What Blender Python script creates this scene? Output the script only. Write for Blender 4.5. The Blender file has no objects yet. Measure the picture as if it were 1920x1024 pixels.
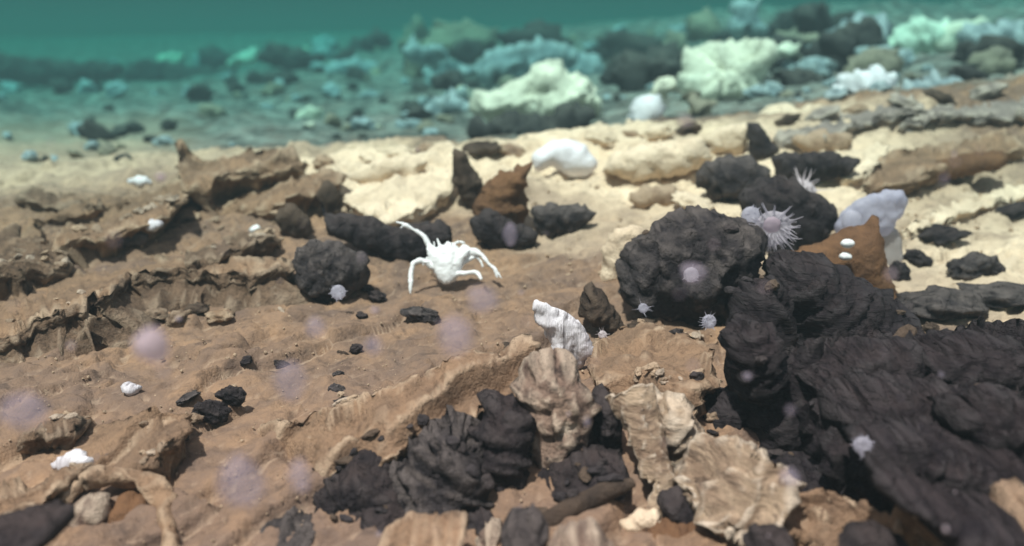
import bpy, bmesh, math, random
import numpy as np
from mathutils import Vector
from mathutils.geometry import delaunay_2d_cdt

random.seed(7)
SC = bpy.context.scene
COL = SC.collection

# ------------------------------------------------------------------ camera, water light, exposure
CAM_H, PITCH, FPX = 0.40, math.radians(15.2), 1663.0
cd = bpy.data.cameras.new('camera')
cam = bpy.data.objects.new('camera', cd)
COL.objects.link(cam)
cam.location = (0, 0, CAM_H)
cam.rotation_euler = (math.radians(90) - PITCH, 0, 0)
cd.sensor_width = 36.0
cd.lens = 36.0 * FPX / 1920.0
cd.clip_start, cd.clip_end = 0.01, 200
cd.dof.use_dof = True
cd.dof.focus_distance = 0.97
cd.dof.aperture_fstop = 3.1
SC.camera = cam

world = bpy.data.worlds.new('World')
SC.world = world
world.use_nodes = True
wt = world.node_tree
wt.nodes.clear()
wo = wt.nodes.new('ShaderNodeOutputWorld')
wb = wt.nodes.new('ShaderNodeBackground')
wc = wt.nodes.new('ShaderNodeTexCoord')
wx = wt.nodes.new('ShaderNodeSeparateXYZ')
wr = wt.nodes.new('ShaderNodeValToRGB')
wt.links.new(wc.outputs['Generated'], wx.inputs[0])
wm = wt.nodes.new('ShaderNodeMath'); wm.operation = 'MULTIPLY_ADD'
wm.inputs[1].default_value = 0.5; wm.inputs[2].default_value = 0.5
wt.links.new(wx.outputs['Z'], wm.inputs[0])
wt.links.new(wm.outputs[0], wr.inputs[0])
e = wr.color_ramp.elements
e[0].position = 0.45; e[0].color = (0.012, 0.05, 0.045, 1)
e[1].position = 0.95; e[1].color = (0.50, 0.37, 0.43, 1)
k = e.new(0.52); k.color = (0.014, 0.10, 0.088, 1)
k = e.new(0.66); k.color = (0.17, 0.15, 0.18, 1)
wt.links.new(wr.outputs[0], wb.inputs[0])
wb.inputs[1].default_value = 1.0
wt.links.new(wb.outputs[0], wo.inputs[0])

sd = bpy.data.lights.new('sun', 'SUN')
sun = bpy.data.objects.new('sun', sd)
COL.objects.link(sun)
sd.energy = 5.0
sd.angle = math.radians(3)
sd.color = (1.0, 0.735, 0.69)
# comes down steeply from above the camera, a little from the left
sun.rotation_euler = (math.radians(19), math.radians(-13), 0)
SC.view_settings.view_transform = 'Standard'
SC.view_settings.look = 'None'
SC.view_settings.exposure = 0.56
SC.view_settings.gamma = 1.0
SC.cycles.volume_bounces = 1
SC.cycles.max_bounces = 6

# ------------------------------------------------------------------ noise
def _hash(ix, iy, iz, s):
    h = (ix * 374761393 + iy * 668265263 + iz * 2147483647 + s * 1274126177) & 0xFFFFFFFF
    h = ((h ^ (h >> 13)) * 1274126177) & 0xFFFFFFFF
    h = ((h ^ (h >> 16)) * 2246822519) & 0xFFFFFFFF
    return ((h ^ (h >> 15)) & 0xFFFFFF) / float(0xFFFFFF)

def vnoise(p, s=0):
    p = np.asarray(p, float)
    i = np.floor(p).astype(np.int64)
    f = p - i
    f = f * f * f * (f * (f * 6 - 15) + 10)
    r = 0
    for dx in (0, 1):
        for dy in (0, 1):
            for dz in (0, 1):
                w = (f[:, 0] if dx else 1 - f[:, 0]) * (f[:, 1] if dy else 1 - f[:, 1]) * (f[:, 2] if dz else 1 - f[:, 2])
                r = r + w * _hash(i[:, 0] + dx, i[:, 1] + dy, i[:, 2] + dz, s)
    return r * 2 - 1

def fbm(p, octv=4, s=0, gain=0.5, ridged=False):
    a, r, t = 1.0, 0, 0
    p = np.asarray(p, float)
    for o in range(octv):
        n = vnoise(p * (2.03 ** o) + 17.3 * o, s + o)
        if ridged: n = 1 - 2 * np.abs(n)
        r = r + a * n; t += a; a *= gain
    return r / t

def facet(p, cell, s=0):
    """broken-rock facets: every cell of a jittered lattice tilts its piece of surface its own way"""
    q = np.asarray(p, float) / cell
    i0 = np.floor(q).astype(np.int64)
    best = np.full(len(q), 1e9); val = np.zeros(len(q))
    for dx in (-1, 0, 1):
        for dy in (-1, 0, 1):
            for dz in (-1, 0, 1):
                i = i0 + np.array([dx, dy, dz])
                h = [_hash(i[:, 0], i[:, 1], i[:, 2], s + 31 * k_) for k_ in range(6)]
                c = i + np.stack(h[:3], -1)
                d = ((q - c) ** 2).sum(1)
                n = np.stack(h[3:], -1) * 2 - 1
                v = ((q - c) * n).sum(1) + (h[3] - .5) * .5
                m = d < best
                best = np.where(m, d, best); val = np.where(m, v, val)
    return val * cell

# ------------------------------------------------------------------ lens geometry (used only to measure where things stand)
cP, sP = math.cos(PITCH), math.sin(PITCH)
def ray(u, v):
    a = (np.asarray(u, float) - 960) / FPX
    b = (512 - np.asarray(v, float)) / FPX
    return a, cP + b * sP, -sP + b * cP
def pt(u, v, Y):
    a, dy, dz = ray(u, v)
    t = np.asarray(Y, float) / dy
    return np.stack([a * t, dy * t, CAM_H + dz * t], -1)

# ------------------------------------------------------------------ seabed height
CTRL = []
def deep(Y): return Y if Y < 2.25 else 2.25 + (Y - 2.25) * 2.3   # the ground beyond the ridge lies well back
def cp(u, v, Y): CTRL.append(tuple(pt(u, v, deep(Y))))
for u, v, Y in [(-300,1100,.55),(0,1024,.62),(480,1024,.625),(960,1024,.63),(1440,1024,.63),(1920,1024,.62),(2200,1024,.62),
                (-100,800,.80),(480,800,.81),(960,800,.80),(1440,800,.83),(1920,800,.84),
                (-100,600,1.12),(480,600,1.12),(960,600,1.13),(1300,620,1.1),(1920,600,1.16),
                (-100,480,1.42),(300,480,1.42),(640,480,1.4),(960,500,1.38),(1300,500,1.32),(1600,500,1.36),(1920,480,1.42),
                (640,400,1.62),(960,400,1.62),(1250,390,1.6),(1600,390,1.62),(1920,360,1.78),
                (0,380,1.85),(300,380,1.8),(-200,300,2.35),(100,300,2.35),(400,300,2.3),
                (640,302,1.95),(820,290,2.0),(960,285,2.0),(1200,256,2.06),(1400,240,2.1),(1650,205,2.15),(1920,170,2.2),(2200,140,2.2),
                (0,220,3.4),(300,220,3.4),(0,150,5.6),(300,150,5.6),(-400,150,5.6),(560,220,3.3),
                (600,120,5.2),(760,100,5.0),(960,150,3.9),(960,60,6.0),(1300,130,3.3),(1300,40,4.9),(1650,130,3.0),(1650,40,4.2),
                (1920,100,3.0),(1920,20,4.0),(2300,60,3.2)]:
    cp(u, v, Y)
for x, y, z in [(-.25,2.45,.085),(0,2.5,.085),(.33,2.55,.12),(.62,2.6,.155),(1.0,2.65,.2),(1.4,2.7,.24),(-.6,2.5,.07),
                (-6,18,.30),(0,18,.45),(6,18,.62),(-12,40,.3),(0,40,.45),(12,40,.6),
                (0,.15,0),(-.5,.15,0),(.5,.15,0)]:
    CTRL.append((x, y, z))
CT = np.array(CTRL)
def _q(x, y):
    y = np.maximum(y, .12)
    return np.stack([1.6 * x / (y + .15), 2.0 * np.log(y)], -1)
_qc = _q(CT[:, 0], CT[:, 1])
def _phi(a, b):
    d = np.sqrt(((a[:, None, :] - b[None]) ** 2).sum(-1) + 0.02)
    return d
_A = _phi(_qc, _qc) + np.eye(len(CT)) * 0.015
_n = len(CT)
_M = np.zeros((_n + 1, _n + 1)); _M[:_n, :_n] = _A; _M[:_n, _n] = 1; _M[_n, :_n] = 1
_W = np.linalg.solve(_M, np.append(CT[:, 2], 0))
def base_z(x, y):
    x = np.atleast_1d(np.asarray(x, float)); y = np.atleast_1d(np.asarray(y, float))
    q = _q(x, y); out = np.empty(len(x))
    for s in range(0, len(x), 40000):
        out[s:s + 40000] = _phi(q[s:s + 40000], _qc) @ _W[:_n] + _W[_n]
    return out
def ground(x, y):
    x = np.atleast_1d(np.asarray(x, float)); y = np.atleast_1d(np.asarray(y, float))
    z = base_z(x, y)
    p = np.stack([x, y, 0 * x], -1)
    far = np.clip((y - 2.3) / 1.5, 0, 1)
    # strike of the crust: long low wrinkles running from lower left to upper right
    q = np.stack([(x + y) * 1.4, (y - x) * 6.0, 0 * x], -1)
    z = z + 0.008 * fbm(q, 3, 5) * (1 - far) + 0.0055 * fbm(p * 9, 3, 9)
    # low broken steps of the crust, facing the camera
    along, across = (x + y) * .7071, (y - x) * .7071
    st = across * 4.6 + 2.1 * fbm(np.stack([along * 1.7, across * 5.0, 0 * x], -1), 4, 12, .55)
    fr = st - np.floor(st); idn = np.floor(st)
    hgt = .5 + .5 * vnoise(np.stack([along * 2.2, idn * 7.7, 0 * x], -1), 33)
    z = z + (1 - far) * (.006 + .016 * np.clip(hgt, 0, 1)) * (np.clip(fr / .07, 0, 1) - fr)
    st2 = across * 8 + 2.4 * fbm(np.stack([along * 5 + 7, across * 9, 0 * x], -1), 4, 15, .6)
    fr2 = st2 - np.floor(st2)
    z = z + (1 - far) * .010 * np.clip(.5 + 1.2 * vnoise(np.stack([along * 3.1, np.floor(st2) * 5.3, 0 * x], -1), 35), 0, 1) * (np.clip(fr2 / .14, 0, 1) - fr2)
    rid = np.clip((y - 1.55) / .2, 0, 1) * np.clip((2.5 - y) / .3, 0, 1)
    z = z + rid * (.020 * fbm(p * 7, 3, 41, .6) + .012 * fbm(p * 16, 2, 43, ridged=True))
    z = z + 0.05 * far * fbm(p * 2.1, 4, 3) + .03 * far * fbm(p * 6, 3, 8, ridged=True)
    z = z + np.clip((x - .2 * y + .8) / 1.5, 0, 1) * far * .09 * fbm(p * 1.7, 4, 14, .6, ridged=True)
    return z
def hit(u, v, lift=0.0):
    u = np.atleast_1d(np.asarray(u, float)); v = np.atleast_1d(np.asarray(v, float))
    a, dy, dz = ray(u, v)
    lift = np.zeros_like(u) + lift
    Y = np.full_like(u, .35); lo = Y.copy(); hi = np.full_like(u, np.nan)
    done = np.zeros(len(u), bool)
    while True:
        t = Y / dy
        below = (CAM_H + dz * t) < ground(a * t, Y) + lift
        new = below & ~done
        hi[new] = Y[new]; done |= new
        lo[~done] = Y[~done]
        if done.all() or Y.max() > 12: break
        Y = np.where(done, Y, Y * 1.03)
    hi = np.where(done, hi, 12.0)
    for _ in range(14):
        m = (lo + hi) / 2; t = m / dy
        b = (CAM_H + dz * t) < ground(a * t, m) + lift
        hi = np.where(b, m, hi); lo = np.where(b, lo, m)
    return pt(u, v, hi)

# ------------------------------------------------------------------ materials
def nd(nt, typ, **kw):
    n = nt.nodes.new(typ)
    for k_, v_ in kw.items(): setattr(n, k_, v_)
    return n
def rgba(c): return (c[0], c[1], c[2], 1)
def mix(nt, fac, a, b, mode='MIX'):
    m = nd(nt, 'ShaderNodeMix', data_type='RGBA', blend_type=mode)
    for sock, val in ((0, fac), (6, a), (7, b)):
        if isinstance(val, (int, float)): m.inputs[sock].default_value = val
        elif isinstance(val, tuple): m.inputs[sock].default_value = rgba(val)
        else: nt.links.new(val, m.inputs[sock])
    return m.outputs[2]
def ramp(nt, src, lo, hi):
    r = nd(nt, 'ShaderNodeMapRange'); r.clamp = True
    r.inputs[1].default_value = lo; r.inputs[2].default_value = hi
    nt.links.new(src, r.inputs[0]); return r.outputs[0]
MATS = {}
def rock_mat(name, c1, c2, c3=None, dust=None, dust_amt=0.0, scale=14.0, spk=0.35, bump=0.5, rough=0.9, stretch=None, rot=(0, 0, 0), spec=0.12, attr=None, pale=None, blot=.0, rim_highlight=None, rim_highlight_amt=.7, crack=0):
    m = bpy.data.materials.new(name); m.use_nodes = True
    nt = m.node_tree; b = nt.nodes['Principled BSDF']
    geo = nd(nt, 'ShaderNodeNewGeometry')
    mp = nd(nt, 'ShaderNodeMapping')
    mp.inputs['Rotation'].default_value = rot
    if stretch: mp.inputs['Scale'].default_value = stretch
    nt.links.new(geo.outputs['Position'], mp.inputs['Vector'])
    def noise(sc, det, rgh=.6, src=None, dist=0.0):
        n = nd(nt, 'ShaderNodeTexNoise'); n.inputs['Scale'].default_value = sc
        n.inputs['Detail'].default_value = det; n.inputs['Roughness'].default_value = rgh
        n.inputs['Distortion'].default_value = dist
        nt.links.new(src or mp.outputs[0], n.inputs['Vector']); return n.outputs['Fac']
    big = noise(scale, 6, .65, dist=.6)
    col = mix(nt, ramp(nt, big, .36, .64), c1, c2)
    if attr:
        at = nd(nt, 'ShaderNodeAttribute', attribute_name='sediment')  # also carries the lamp pool painted into the ground colour
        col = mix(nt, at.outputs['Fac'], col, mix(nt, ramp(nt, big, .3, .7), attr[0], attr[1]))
        at2 = nd(nt, 'ShaderNodeAttribute', attribute_name='rubble')
        col = mix(nt, at2.outputs['Fac'], col, mix(nt, ramp(nt, noise(9, 5), .42, .58), attr[2], attr[3]))
    fine = noise(scale * 6, 5, .7)
    if c3: col = mix(nt, mix_f(nt, ramp(nt, fine, .52, .72), spk), col, c3)
    if attr:
        col = mix(nt, mix_f(nt, ramp(nt, noise(4.5, 6, .72, dist=1.5), .47, .66), .75), col, (.175, .122, .10))
        col = mix(nt, mix_f(nt, ramp(nt, noise(23, 5, .7, dist=.8), .57, .68), .65), col, (.07, .05, .044))
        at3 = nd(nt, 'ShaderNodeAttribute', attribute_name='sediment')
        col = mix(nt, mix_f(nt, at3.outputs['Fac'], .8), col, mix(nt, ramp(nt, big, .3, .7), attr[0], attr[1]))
    if pale:
        col = mix(nt, mix_f(nt, ramp(nt, noise(scale * 2.6, 4, .6), .58, .70), .7), col, pale)
    if dust:
        sx = nd(nt, 'ShaderNodeSeparateXYZ'); nt.links.new(geo.outputs['Normal'], sx.inputs[0])
        up = ramp(nt, sx.outputs['Z'], .35, .95)
        mu = nd(nt, 'ShaderNodeMath', operation='MULTIPLY'); nt.links.new(up, mu.inputs[0])
        nt.links.new(ramp(nt, noise(scale * 1.7, 5), .35, .62), mu.inputs[1])
        col = mix(nt, mix_f(nt, mu.outputs[0], dust_amt), col, dust)
    if blot:
        col = mix(nt, mix_f(nt, ramp(nt, noise(scale * 2.1, 6, .7, dist=1.2), .54, .66), blot), col, c3 or c2)
    if rim_highlight:
        col = mix(nt, mix_f(nt, ramp(nt, geo.outputs['Pointiness'], .515, .57), rim_highlight_amt), col, rim_highlight)  # bright rim highlight painted along convex edges
    nt.links.new(col, b.inputs['Base Color'])
    b.inputs['Roughness'].default_value = rough
    b.inputs['Specular IOR Level'].default_value = spec
    if crack:
        vo = nd(nt, 'ShaderNodeTexVoronoi', feature='DISTANCE_TO_EDGE'); vo.inputs['Scale'].default_value = crack
        wv = nd(nt, 'ShaderNodeTexNoise'); wv.inputs['Scale'].default_value = crack * 1.5; wv.inputs['Detail'].default_value = 4
        nt.links.new(mp.outputs[0], wv.inputs['Vector'])
        av = nd(nt, 'ShaderNodeVectorMath', operation='MULTIPLY_ADD'); av.inputs[1].default_value = (.6 / crack,) * 3
        nt.links.new(wv.outputs['Color'], av.inputs[0]); nt.links.new(mp.outputs[0], av.inputs[2])
        nt.links.new(av.outputs[0], vo.inputs['Vector'])
        ck = ramp(nt, vo.outputs['Distance'], .0, .09)
        b2 = nd(nt, 'ShaderNodeBump'); b2.inputs['Strength'].default_value = .8; b2.inputs['Distance'].default_value = .004
        nt.links.new(ck, b2.inputs['Height'])
    ad = nd(nt, 'ShaderNodeMath', operation='ADD')
    nt.links.new(noise(scale * 3, 6, .7), ad.inputs[0]); nt.links.new(fine, ad.inputs[1])
    bp = nd(nt, 'ShaderNodeBump'); bp.inputs['Strength'].default_value = bump; bp.inputs['Distance'].default_value = .0055
    nt.links.new(ad.outputs[0], bp.inputs['Height'])
    if crack: nt.links.new(b2.outputs[0], bp.inputs['Normal'])
    nt.links.new(bp.outputs[0], b.inputs['Normal'])
    MATS[name] = m
    return m
def mix_f(nt, src, k_):
    m = nd(nt, 'ShaderNodeMath', operation='MULTIPLY'); nt.links.new(src, m.inputs[0]); m.inputs[1].default_value = k_
    return m.outputs[0]

TAN1, TAN2, BRN = (.345, .215, .135), (.18, .122, .094), (.065, .042, .034)
rock_mat('seabed', TAN1, TAN2, BRN, scale=10, spk=.5, bump=.7, blot=.42, rim_highlight=(.46, .34, .25), rim_highlight_amt=.5, attr=((.90, .72, .54), (.66, .50, .36), (.07, .075, .07), (.30, .31, .28)))
rock_mat('crust', (.36, .228, .145), (.23, .152, .105), (.075, .045, .032), scale=16, spk=.5, bump=1.0, blot=.5, rim_highlight=(.58, .43, .31))
rock_mat('crust_face', (.26, .17, .115), (.14, .092, .066), (.045, .032, .028), scale=22, spk=.7, bump=1.0, pale=(.36, .27, .2), blot=.6, rim_highlight=(.46, .34, .25))
rock_mat('crust_grey', (.34, .29, .26), (.22, .185, .17), (.10, .08, .07), scale=14, spk=.6, bump=1.0, blot=.5, rim_highlight=(.6, .52, .44))
rock_mat('crust_pale', (.88, .71, .54), (.68, .53, .39), (.25, .17, .12), scale=14, spk=.4, bump=.8, blot=.35)
rock_mat('crust_streak', (.56, .42, .30), (.20, .13, .09), (.06, .042, .038), scale=9, spk=.7, bump=1.0, stretch=(1.2, 1, 5), rot=(0, .8, 0), blot=.6, rim_highlight=(.78, .66, .54))
rock_mat('black_rock', (.018, .015, .018), (.032, .026, .03), (.010, .009, .011), dust=(.11, .08, .074), dust_amt=.45, scale=16, bump=1.0, rough=.75, rim_highlight=(.085, .07, .07), rim_highlight_amt=.6, crack=26)
rock_mat('grey_rock', (.030, .026, .030), (.055, .047, .05), (.018, .016, .019), dust=(.2, .165, .15), dust_amt=.5, scale=16, bump=1.0, blot=.5, rim_highlight=(.15, .125, .12), crack=24, pale=(.17, .14, .135))
rock_mat('layered_rock', (.017, .013, .017), (.036, .029, .033), (.008, .007, .009), dust=(.07, .052, .052), dust_amt=.45, scale=9, bump=1.0, rough=.7, stretch=(1, 1, 5.5), rot=(0, -.62, 0), pale=(.055, .045, .046), blot=.5, rim_highlight=(.06, .052, .055), crack=18)
rock_mat('brown_rock', (.20, .105, .055), (.13, .07, .042), (.06, .036, .026), scale=14, spk=.5, bump=.7, blot=.4)
rock_mat('dark_brown_rock', (.075, .05, .038), (.04, .03, .026), (.015, .013, .013), scale=16, spk=.5, bump=.9, blot=.5, rim_highlight=(.14, .10, .075))
rock_mat('mottled_rock', (.34, .24, .185), (.085, .05, .045), (.022, .018, .02), scale=15, spk=.7, bump=1.0, pale=(.74, .62, .5), blot=.85, rim_highlight=(.6, .48, .38))
rock_mat('cream_boulder', (.88, .85, .70), (.64, .63, .51), (.22, .23, .18), scale=7, spk=.4, bump=.8, pale=(.9, .92, .78), blot=.4)
rock_mat('mint_rock', (.74, .82, .70), (.5, .6, .5), scale=6, bump=.6)
rock_mat('white_rock', (.84, .82, .86), (.70, .67, .72), (.35, .32, .34), scale=12, spk=.25, bump=.4)
rock_mat('stone_blue', (.26, .33, .36), (.15, .19, .21), (.07, .08, .08), scale=8, bump=.8, blot=.5, rim_highlight=(.45, .52, .54))
rock_mat('stone_dark', (.032, .032, .034), (.06, .055, .052), scale=8, bump=.9, dust=(.2, .2, .17), dust_amt=.3)
rock_mat('stone_tan', (.36, .32, .24), (.22, .195, .155), (.10, .085, .07), scale=8, bump=.9, blot=.5)
rock_mat('white_tissue', (.82, .79, .84), (.60, .55, .60), (.09, .07, .075), scale=13, spk=.6, bump=.6, stretch=(2.2, 1, .3), rot=(0, .55, 0), blot=.9)

def soft_mat(name, col, trans=.3, alpha=1.0, rough=.5, spec=.3):
    m = bpy.data.materials.new(name); m.use_nodes = True
    nt = m.node_tree; b = nt.nodes['Principled BSDF']
    out = nt.nodes['Material Output']
    geo = nd(nt, 'ShaderNodeNewGeometry')
    n = nd(nt, 'ShaderNodeTexNoise'); n.inputs['Scale'].default_value = 60; n.inputs['Detail'].default_value = 4
    nt.links.new(geo.outputs['Position'], n.inputs['Vector'])
    c = mix(nt, ramp(nt, n.outputs['Fac'], .3, .7), col, tuple(x * .82 for x in col))
    nt.links.new(c, b.inputs['Base Color'])
    b.inputs['Roughness'].default_value = rough; b.inputs['Specular IOR Level'].default_value = spec
    t = nd(nt, 'ShaderNodeBsdfTranslucent'); nt.links.new(c, t.inputs[0])
    mx = nd(nt, 'ShaderNodeMixShader'); mx.inputs[0].default_value = trans
    nt.links.new(b.outputs[0], mx.inputs[1]); nt.links.new(t.outputs[0], mx.inputs[2])
    last = mx
    if alpha < 1:
        tr = nd(nt, 'ShaderNodeBsdfTransparent'); m2 = nd(nt, 'ShaderNodeMixShader'); m2.inputs[0].default_value = alpha
        nt.links.new(tr.outputs[0], m2.inputs[1]); nt.links.new(mx.outputs[0], m2.inputs[2]); last = m2
    nt.links.new(last.outputs[0], out.inputs[0])
    MATS[name] = m
    return m
soft_mat('shell_white', (.93, .93, .95), .06)
soft_mat('anemone_lavender', (.76, .71, .80), .45, .55)
soft_mat('anemone_pink', (.68, .55, .64), .4, .6)
soft_mat('anemone_pale', (.74, .66, .70), .35, .9)
soft_mat('anemone_white', (.70, .68, .80), .4, .6)
soft_mat('sponge_lavender', (.64, .63, .78), .45, .8)
soft_mat('sponge_grey', (.66, .60, .60), .4, .95)
soft_mat('snow', (.70, .63, .70), .5, .7)
soft_mat('snow_thin', (.60, .56, .70), .5, .27)
soft_mat('eye', (.05, .04, .04), .0)

# ------------------------------------------------------------------ object helpers
def link_mesh(name, V, F, mat, parent=None, smooth=True, origin=None):
    V = np.asarray(V, float)
    if origin is None:
        o0 = np.array([V[:, 0].mean(), V[:, 1].mean(), V[:, 2].min()])
    else: o0 = np.asarray(origin, float)
    me = bpy.data.meshes.new(name)
    me.from_pydata((V - o0).tolist(), [], [list(f) for f in F])
    me.validate(); me.update()
    bm = bmesh.new(); bm.from_mesh(me); bmesh.ops.recalc_face_normals(bm, faces=bm.faces); bm.to_mesh(me); bm.free()
    if smooth: me.polygons.foreach_set('use_smooth', [True] * len(me.polygons))
    me.materials.append(MATS[mat] if isinstance(mat, str) else mat)
    o = bpy.data.objects.new(name, me); COL.objects.link(o)
    if parent is None: o.location = o0
    else: o.parent = parent; o.location = Vector(o0) - parent.location
    return o
def tag(o, label=None, cat=None, group=None, kind=None):
    if label: o['label'] = label
    if cat: o['category'] = cat
    if group: o['group'] = group
    if kind: o['kind'] = kind
    return o

def densify(pts, step, amp, seed):
    """ragged closed outline through the given corners; extra columns ride along"""
    pts = [np.asarray(p, float) for p in pts]
    out = []
    for i, a in enumerate(pts):
        b = pts[(i + 1) % len(pts)]
        L = np.hypot(*(b[:2] - a[:2])); n = max(1, int(L / step))
        for k_ in range(n): out.append(a + (b - a) * k_ / n)
    out = np.array(out)
    for _ in range(1):
        out[:, :2] = out[:, :2] * .6 + .2 * (np.roll(out[:, :2], 1, 0) + np.roll(out[:, :2], -1, 0))
    q = np.stack([out[:, 0] / 22., out[:, 1] / 22., np.full(len(out), seed * 3.7)], -1)
    out[:, 0] += amp * fbm(q, 4, seed, .6); out[:, 1] += amp * fbm(q + 50, 4, seed + 7, .6)
    return out
def fill(outline, step):
    """triangulates an outline with inner points; returns 2D points (outline first) and triangles"""
    n = len(outline)
    u0, v0 = outline.min(0); u1, v1 = outline.max(0)
    g = []
    j = 0
    vv = v0 + step * .5
    while vv < v1:
        uu = u0 + (step * .5 if j % 2 else 0)
        while uu < u1:
            g.append((uu + random.uniform(-.2, .2) * step, vv + random.uniform(-.2, .2) * step)); uu += step
        vv += step * .87; j += 1
    g = np.array(g) if g else np.zeros((0, 2))
    if len(g):
        inside = np.zeros(len(g), bool); dmin = np.full(len(g), 1e9)
        for i in range(n):
            a, b = outline[i], outline[(i + 1) % n]
            c = ((a[1] > g[:, 1]) != (b[1] > g[:, 1]))
            with np.errstate(divide='ignore', invalid='ignore'):
                xs = (b[0] - a[0]) * (g[:, 1] - a[1]) / (b[1] - a[1]) + a[0]
            inside ^= c & (g[:, 0] < xs)
            ab = b - a; t = np.clip(((g - a) @ ab) / max(1e-9, ab @ ab), 0, 1)
            dmin = np.minimum(dmin, np.hypot(*(g - a - t[:, None] * ab).T))
        g = g[inside & (dmin > step * .45)]
    P = np.vstack([outline, g])
    r = delaunay_2d_cdt([Vector(p) for p in P], [(i, (i + 1) % n) for i in range(n)], [], 1, 1e-5)
    P2 = np.array([tuple(p) for p in r[0]])
    return P2, [tuple(f) for f in r[2]]
def edge_dist(P, outline):
    d = np.full(len(P), 1e9); n = len(outline)
    for i in range(n):
        a, b = outline[i], outline[(i + 1) % n]; ab = b - a
        t = np.clip(((P - a) @ ab) / max(1e-9, ab @ ab), 0, 1)
        d = np.minimum(d, np.hypot(*(P - a - t[:, None] * ab).T))
    return d
def boundary_loop(F):
    from collections import Counter
    c = {}
    for f in F:
        for i in range(3):
            a, b = f[i], f[(i + 1) % 3]
            if (b, a) in c: del c[(b, a)]
            else: c[(a, b)] = 1
    nxt = {a: b for a, b in c}
    s = next(iter(nxt)); loop = [s]
    while nxt[loop[-1]] != s and len(loop) <= len(nxt): loop.append(nxt[loop[-1]])
    return loop

def ledge(name, pts, mat, label, cat='rock slab', thick=.02, under=.03, rough=.004, amp=5, step=7, seed=1, group=None, foot=.0, drop=.10, side=None, fac=.22, lam=None):
    """a plate of crust lying on the seabed: pts are (u, v, lift above the ground); its rim has thickness and an undercut"""
    o = densify(pts, step, amp, seed)
    P, F = fill(o[:, :2], step)
    d = np.hypot(P[:, None, 0] - o[None, :, 0], P[:, None, 1] - o[None, :, 1]) + .5
    w = 1 / d ** 2
    lift = (w * o[None, :, 2]).sum(1) / w.sum(1)
    Q = hit(P[:, 0], P[:, 1], lift)
    Q[:, 2] += rough * fbm(Q * np.array([38, 38, 38]), 4, seed, .6) + rough * 1.6 * fbm(Q * 14, 2, seed + 3)
    if lam:
        a_, amp_ = lam
        Q[:, 2] += amp_ * fbm(np.stack([(Q[:, 0] * math.cos(a_) + Q[:, 1] * math.sin(a_)) * 15, (-Q[:, 0] * math.sin(a_) + Q[:, 1] * math.cos(a_)) * 34, Q[:, 2] * 0], -1), 4, seed + 9, .55, ridged=True)
    if fac:
        Wq = Q + (.003 if lam else .01) * np.stack([fbm(Q * 25, 2, seed), fbm(Q * 25, 2, seed + 1), fbm(Q * 25, 2, seed + 2)], -1)
        if lam:
            Wq = np.stack([(Wq[:, 0] * math.cos(a_) + Wq[:, 1] * math.sin(a_)) * .33, (-Wq[:, 0] * math.sin(a_) + Wq[:, 1] * math.cos(a_)), Wq[:, 2] * .3], -1)
            Q[:, 2] += fac * 1.6 * facet(Wq, .05, seed + 7)
        Q[:, 2] += fac * facet(Wq, .045, seed) + fac * .7 * facet(Wq, .018, seed + 2)
    loop = boundary_loop(F); m = len(loop)
    B = Q[loop]
    T = np.roll(B, -6, 0) - np.roll(B, 6, 0); T[:, 2] = 0
    N = np.stack([-T[:, 1], T[:, 0], 0 * T[:, 0]], -1); N /= np.linalg.norm(N, axis=1)[:, None] + 1e-9
    area = (B[:, 0] * np.roll(B[:, 1], -1) - np.roll(B[:, 0], -1) * B[:, 1]).sum()
    if area < 0: N = -N            # N points inward
    V = [Q]; faces = list(F); prev = loop; base = len(Q)
    key = np.array([(0, 0), (-.004, -.35 * thick), (-.001, -.75 * thick), (.15 * under, -thick), (under * .6 - foot, -thick - drop * .35), (under - foot, -thick - drop)])
    tk = np.linspace(0, 5, 13)[1:]
    prof = [(np.interp(t_, range(6), key[:, 0]), np.interp(t_, range(6), key[:, 1])) for t_ in tk]
    for kk, (ins, dz) in enumerate(prof):
        R = B + N * ins; R[:, 2] += dz
        nn = fbm(R * np.array([34, 34, 150]), 4, seed, .6) + .4 * fbm(R * np.array([70, 70, 90]), 3, seed + 6); R += N * (nn[:, None] * rough * 2 + (fac * .8 * facet(R * np.array([1, 1, 2.2]), .03, seed + 3) + fac * facet(R, .013, seed + 5))[:, None]); R[:, 2] += 1.4 * rough * fbm(R * np.array([60, 60, 25]), 3, seed + 20)
        V.append(R); cur = list(range(base, base + m)); base += m
        for i in range(m):
            faces.append((prev[i], prev[(i + 1) % m], cur[(i + 1) % m], cur[i]))
        prev = cur
    C = V[-1].mean(0); V.append(C[None]); 
    for i in range(m): faces.append((prev[i], prev[(i + 1) % m], base))
    ob = link_mesh(name, np.vstack(V), faces, mat)
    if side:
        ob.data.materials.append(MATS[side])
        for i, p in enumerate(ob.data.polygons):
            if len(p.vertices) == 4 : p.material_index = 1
    return tag(ob, label, cat, group)

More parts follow.
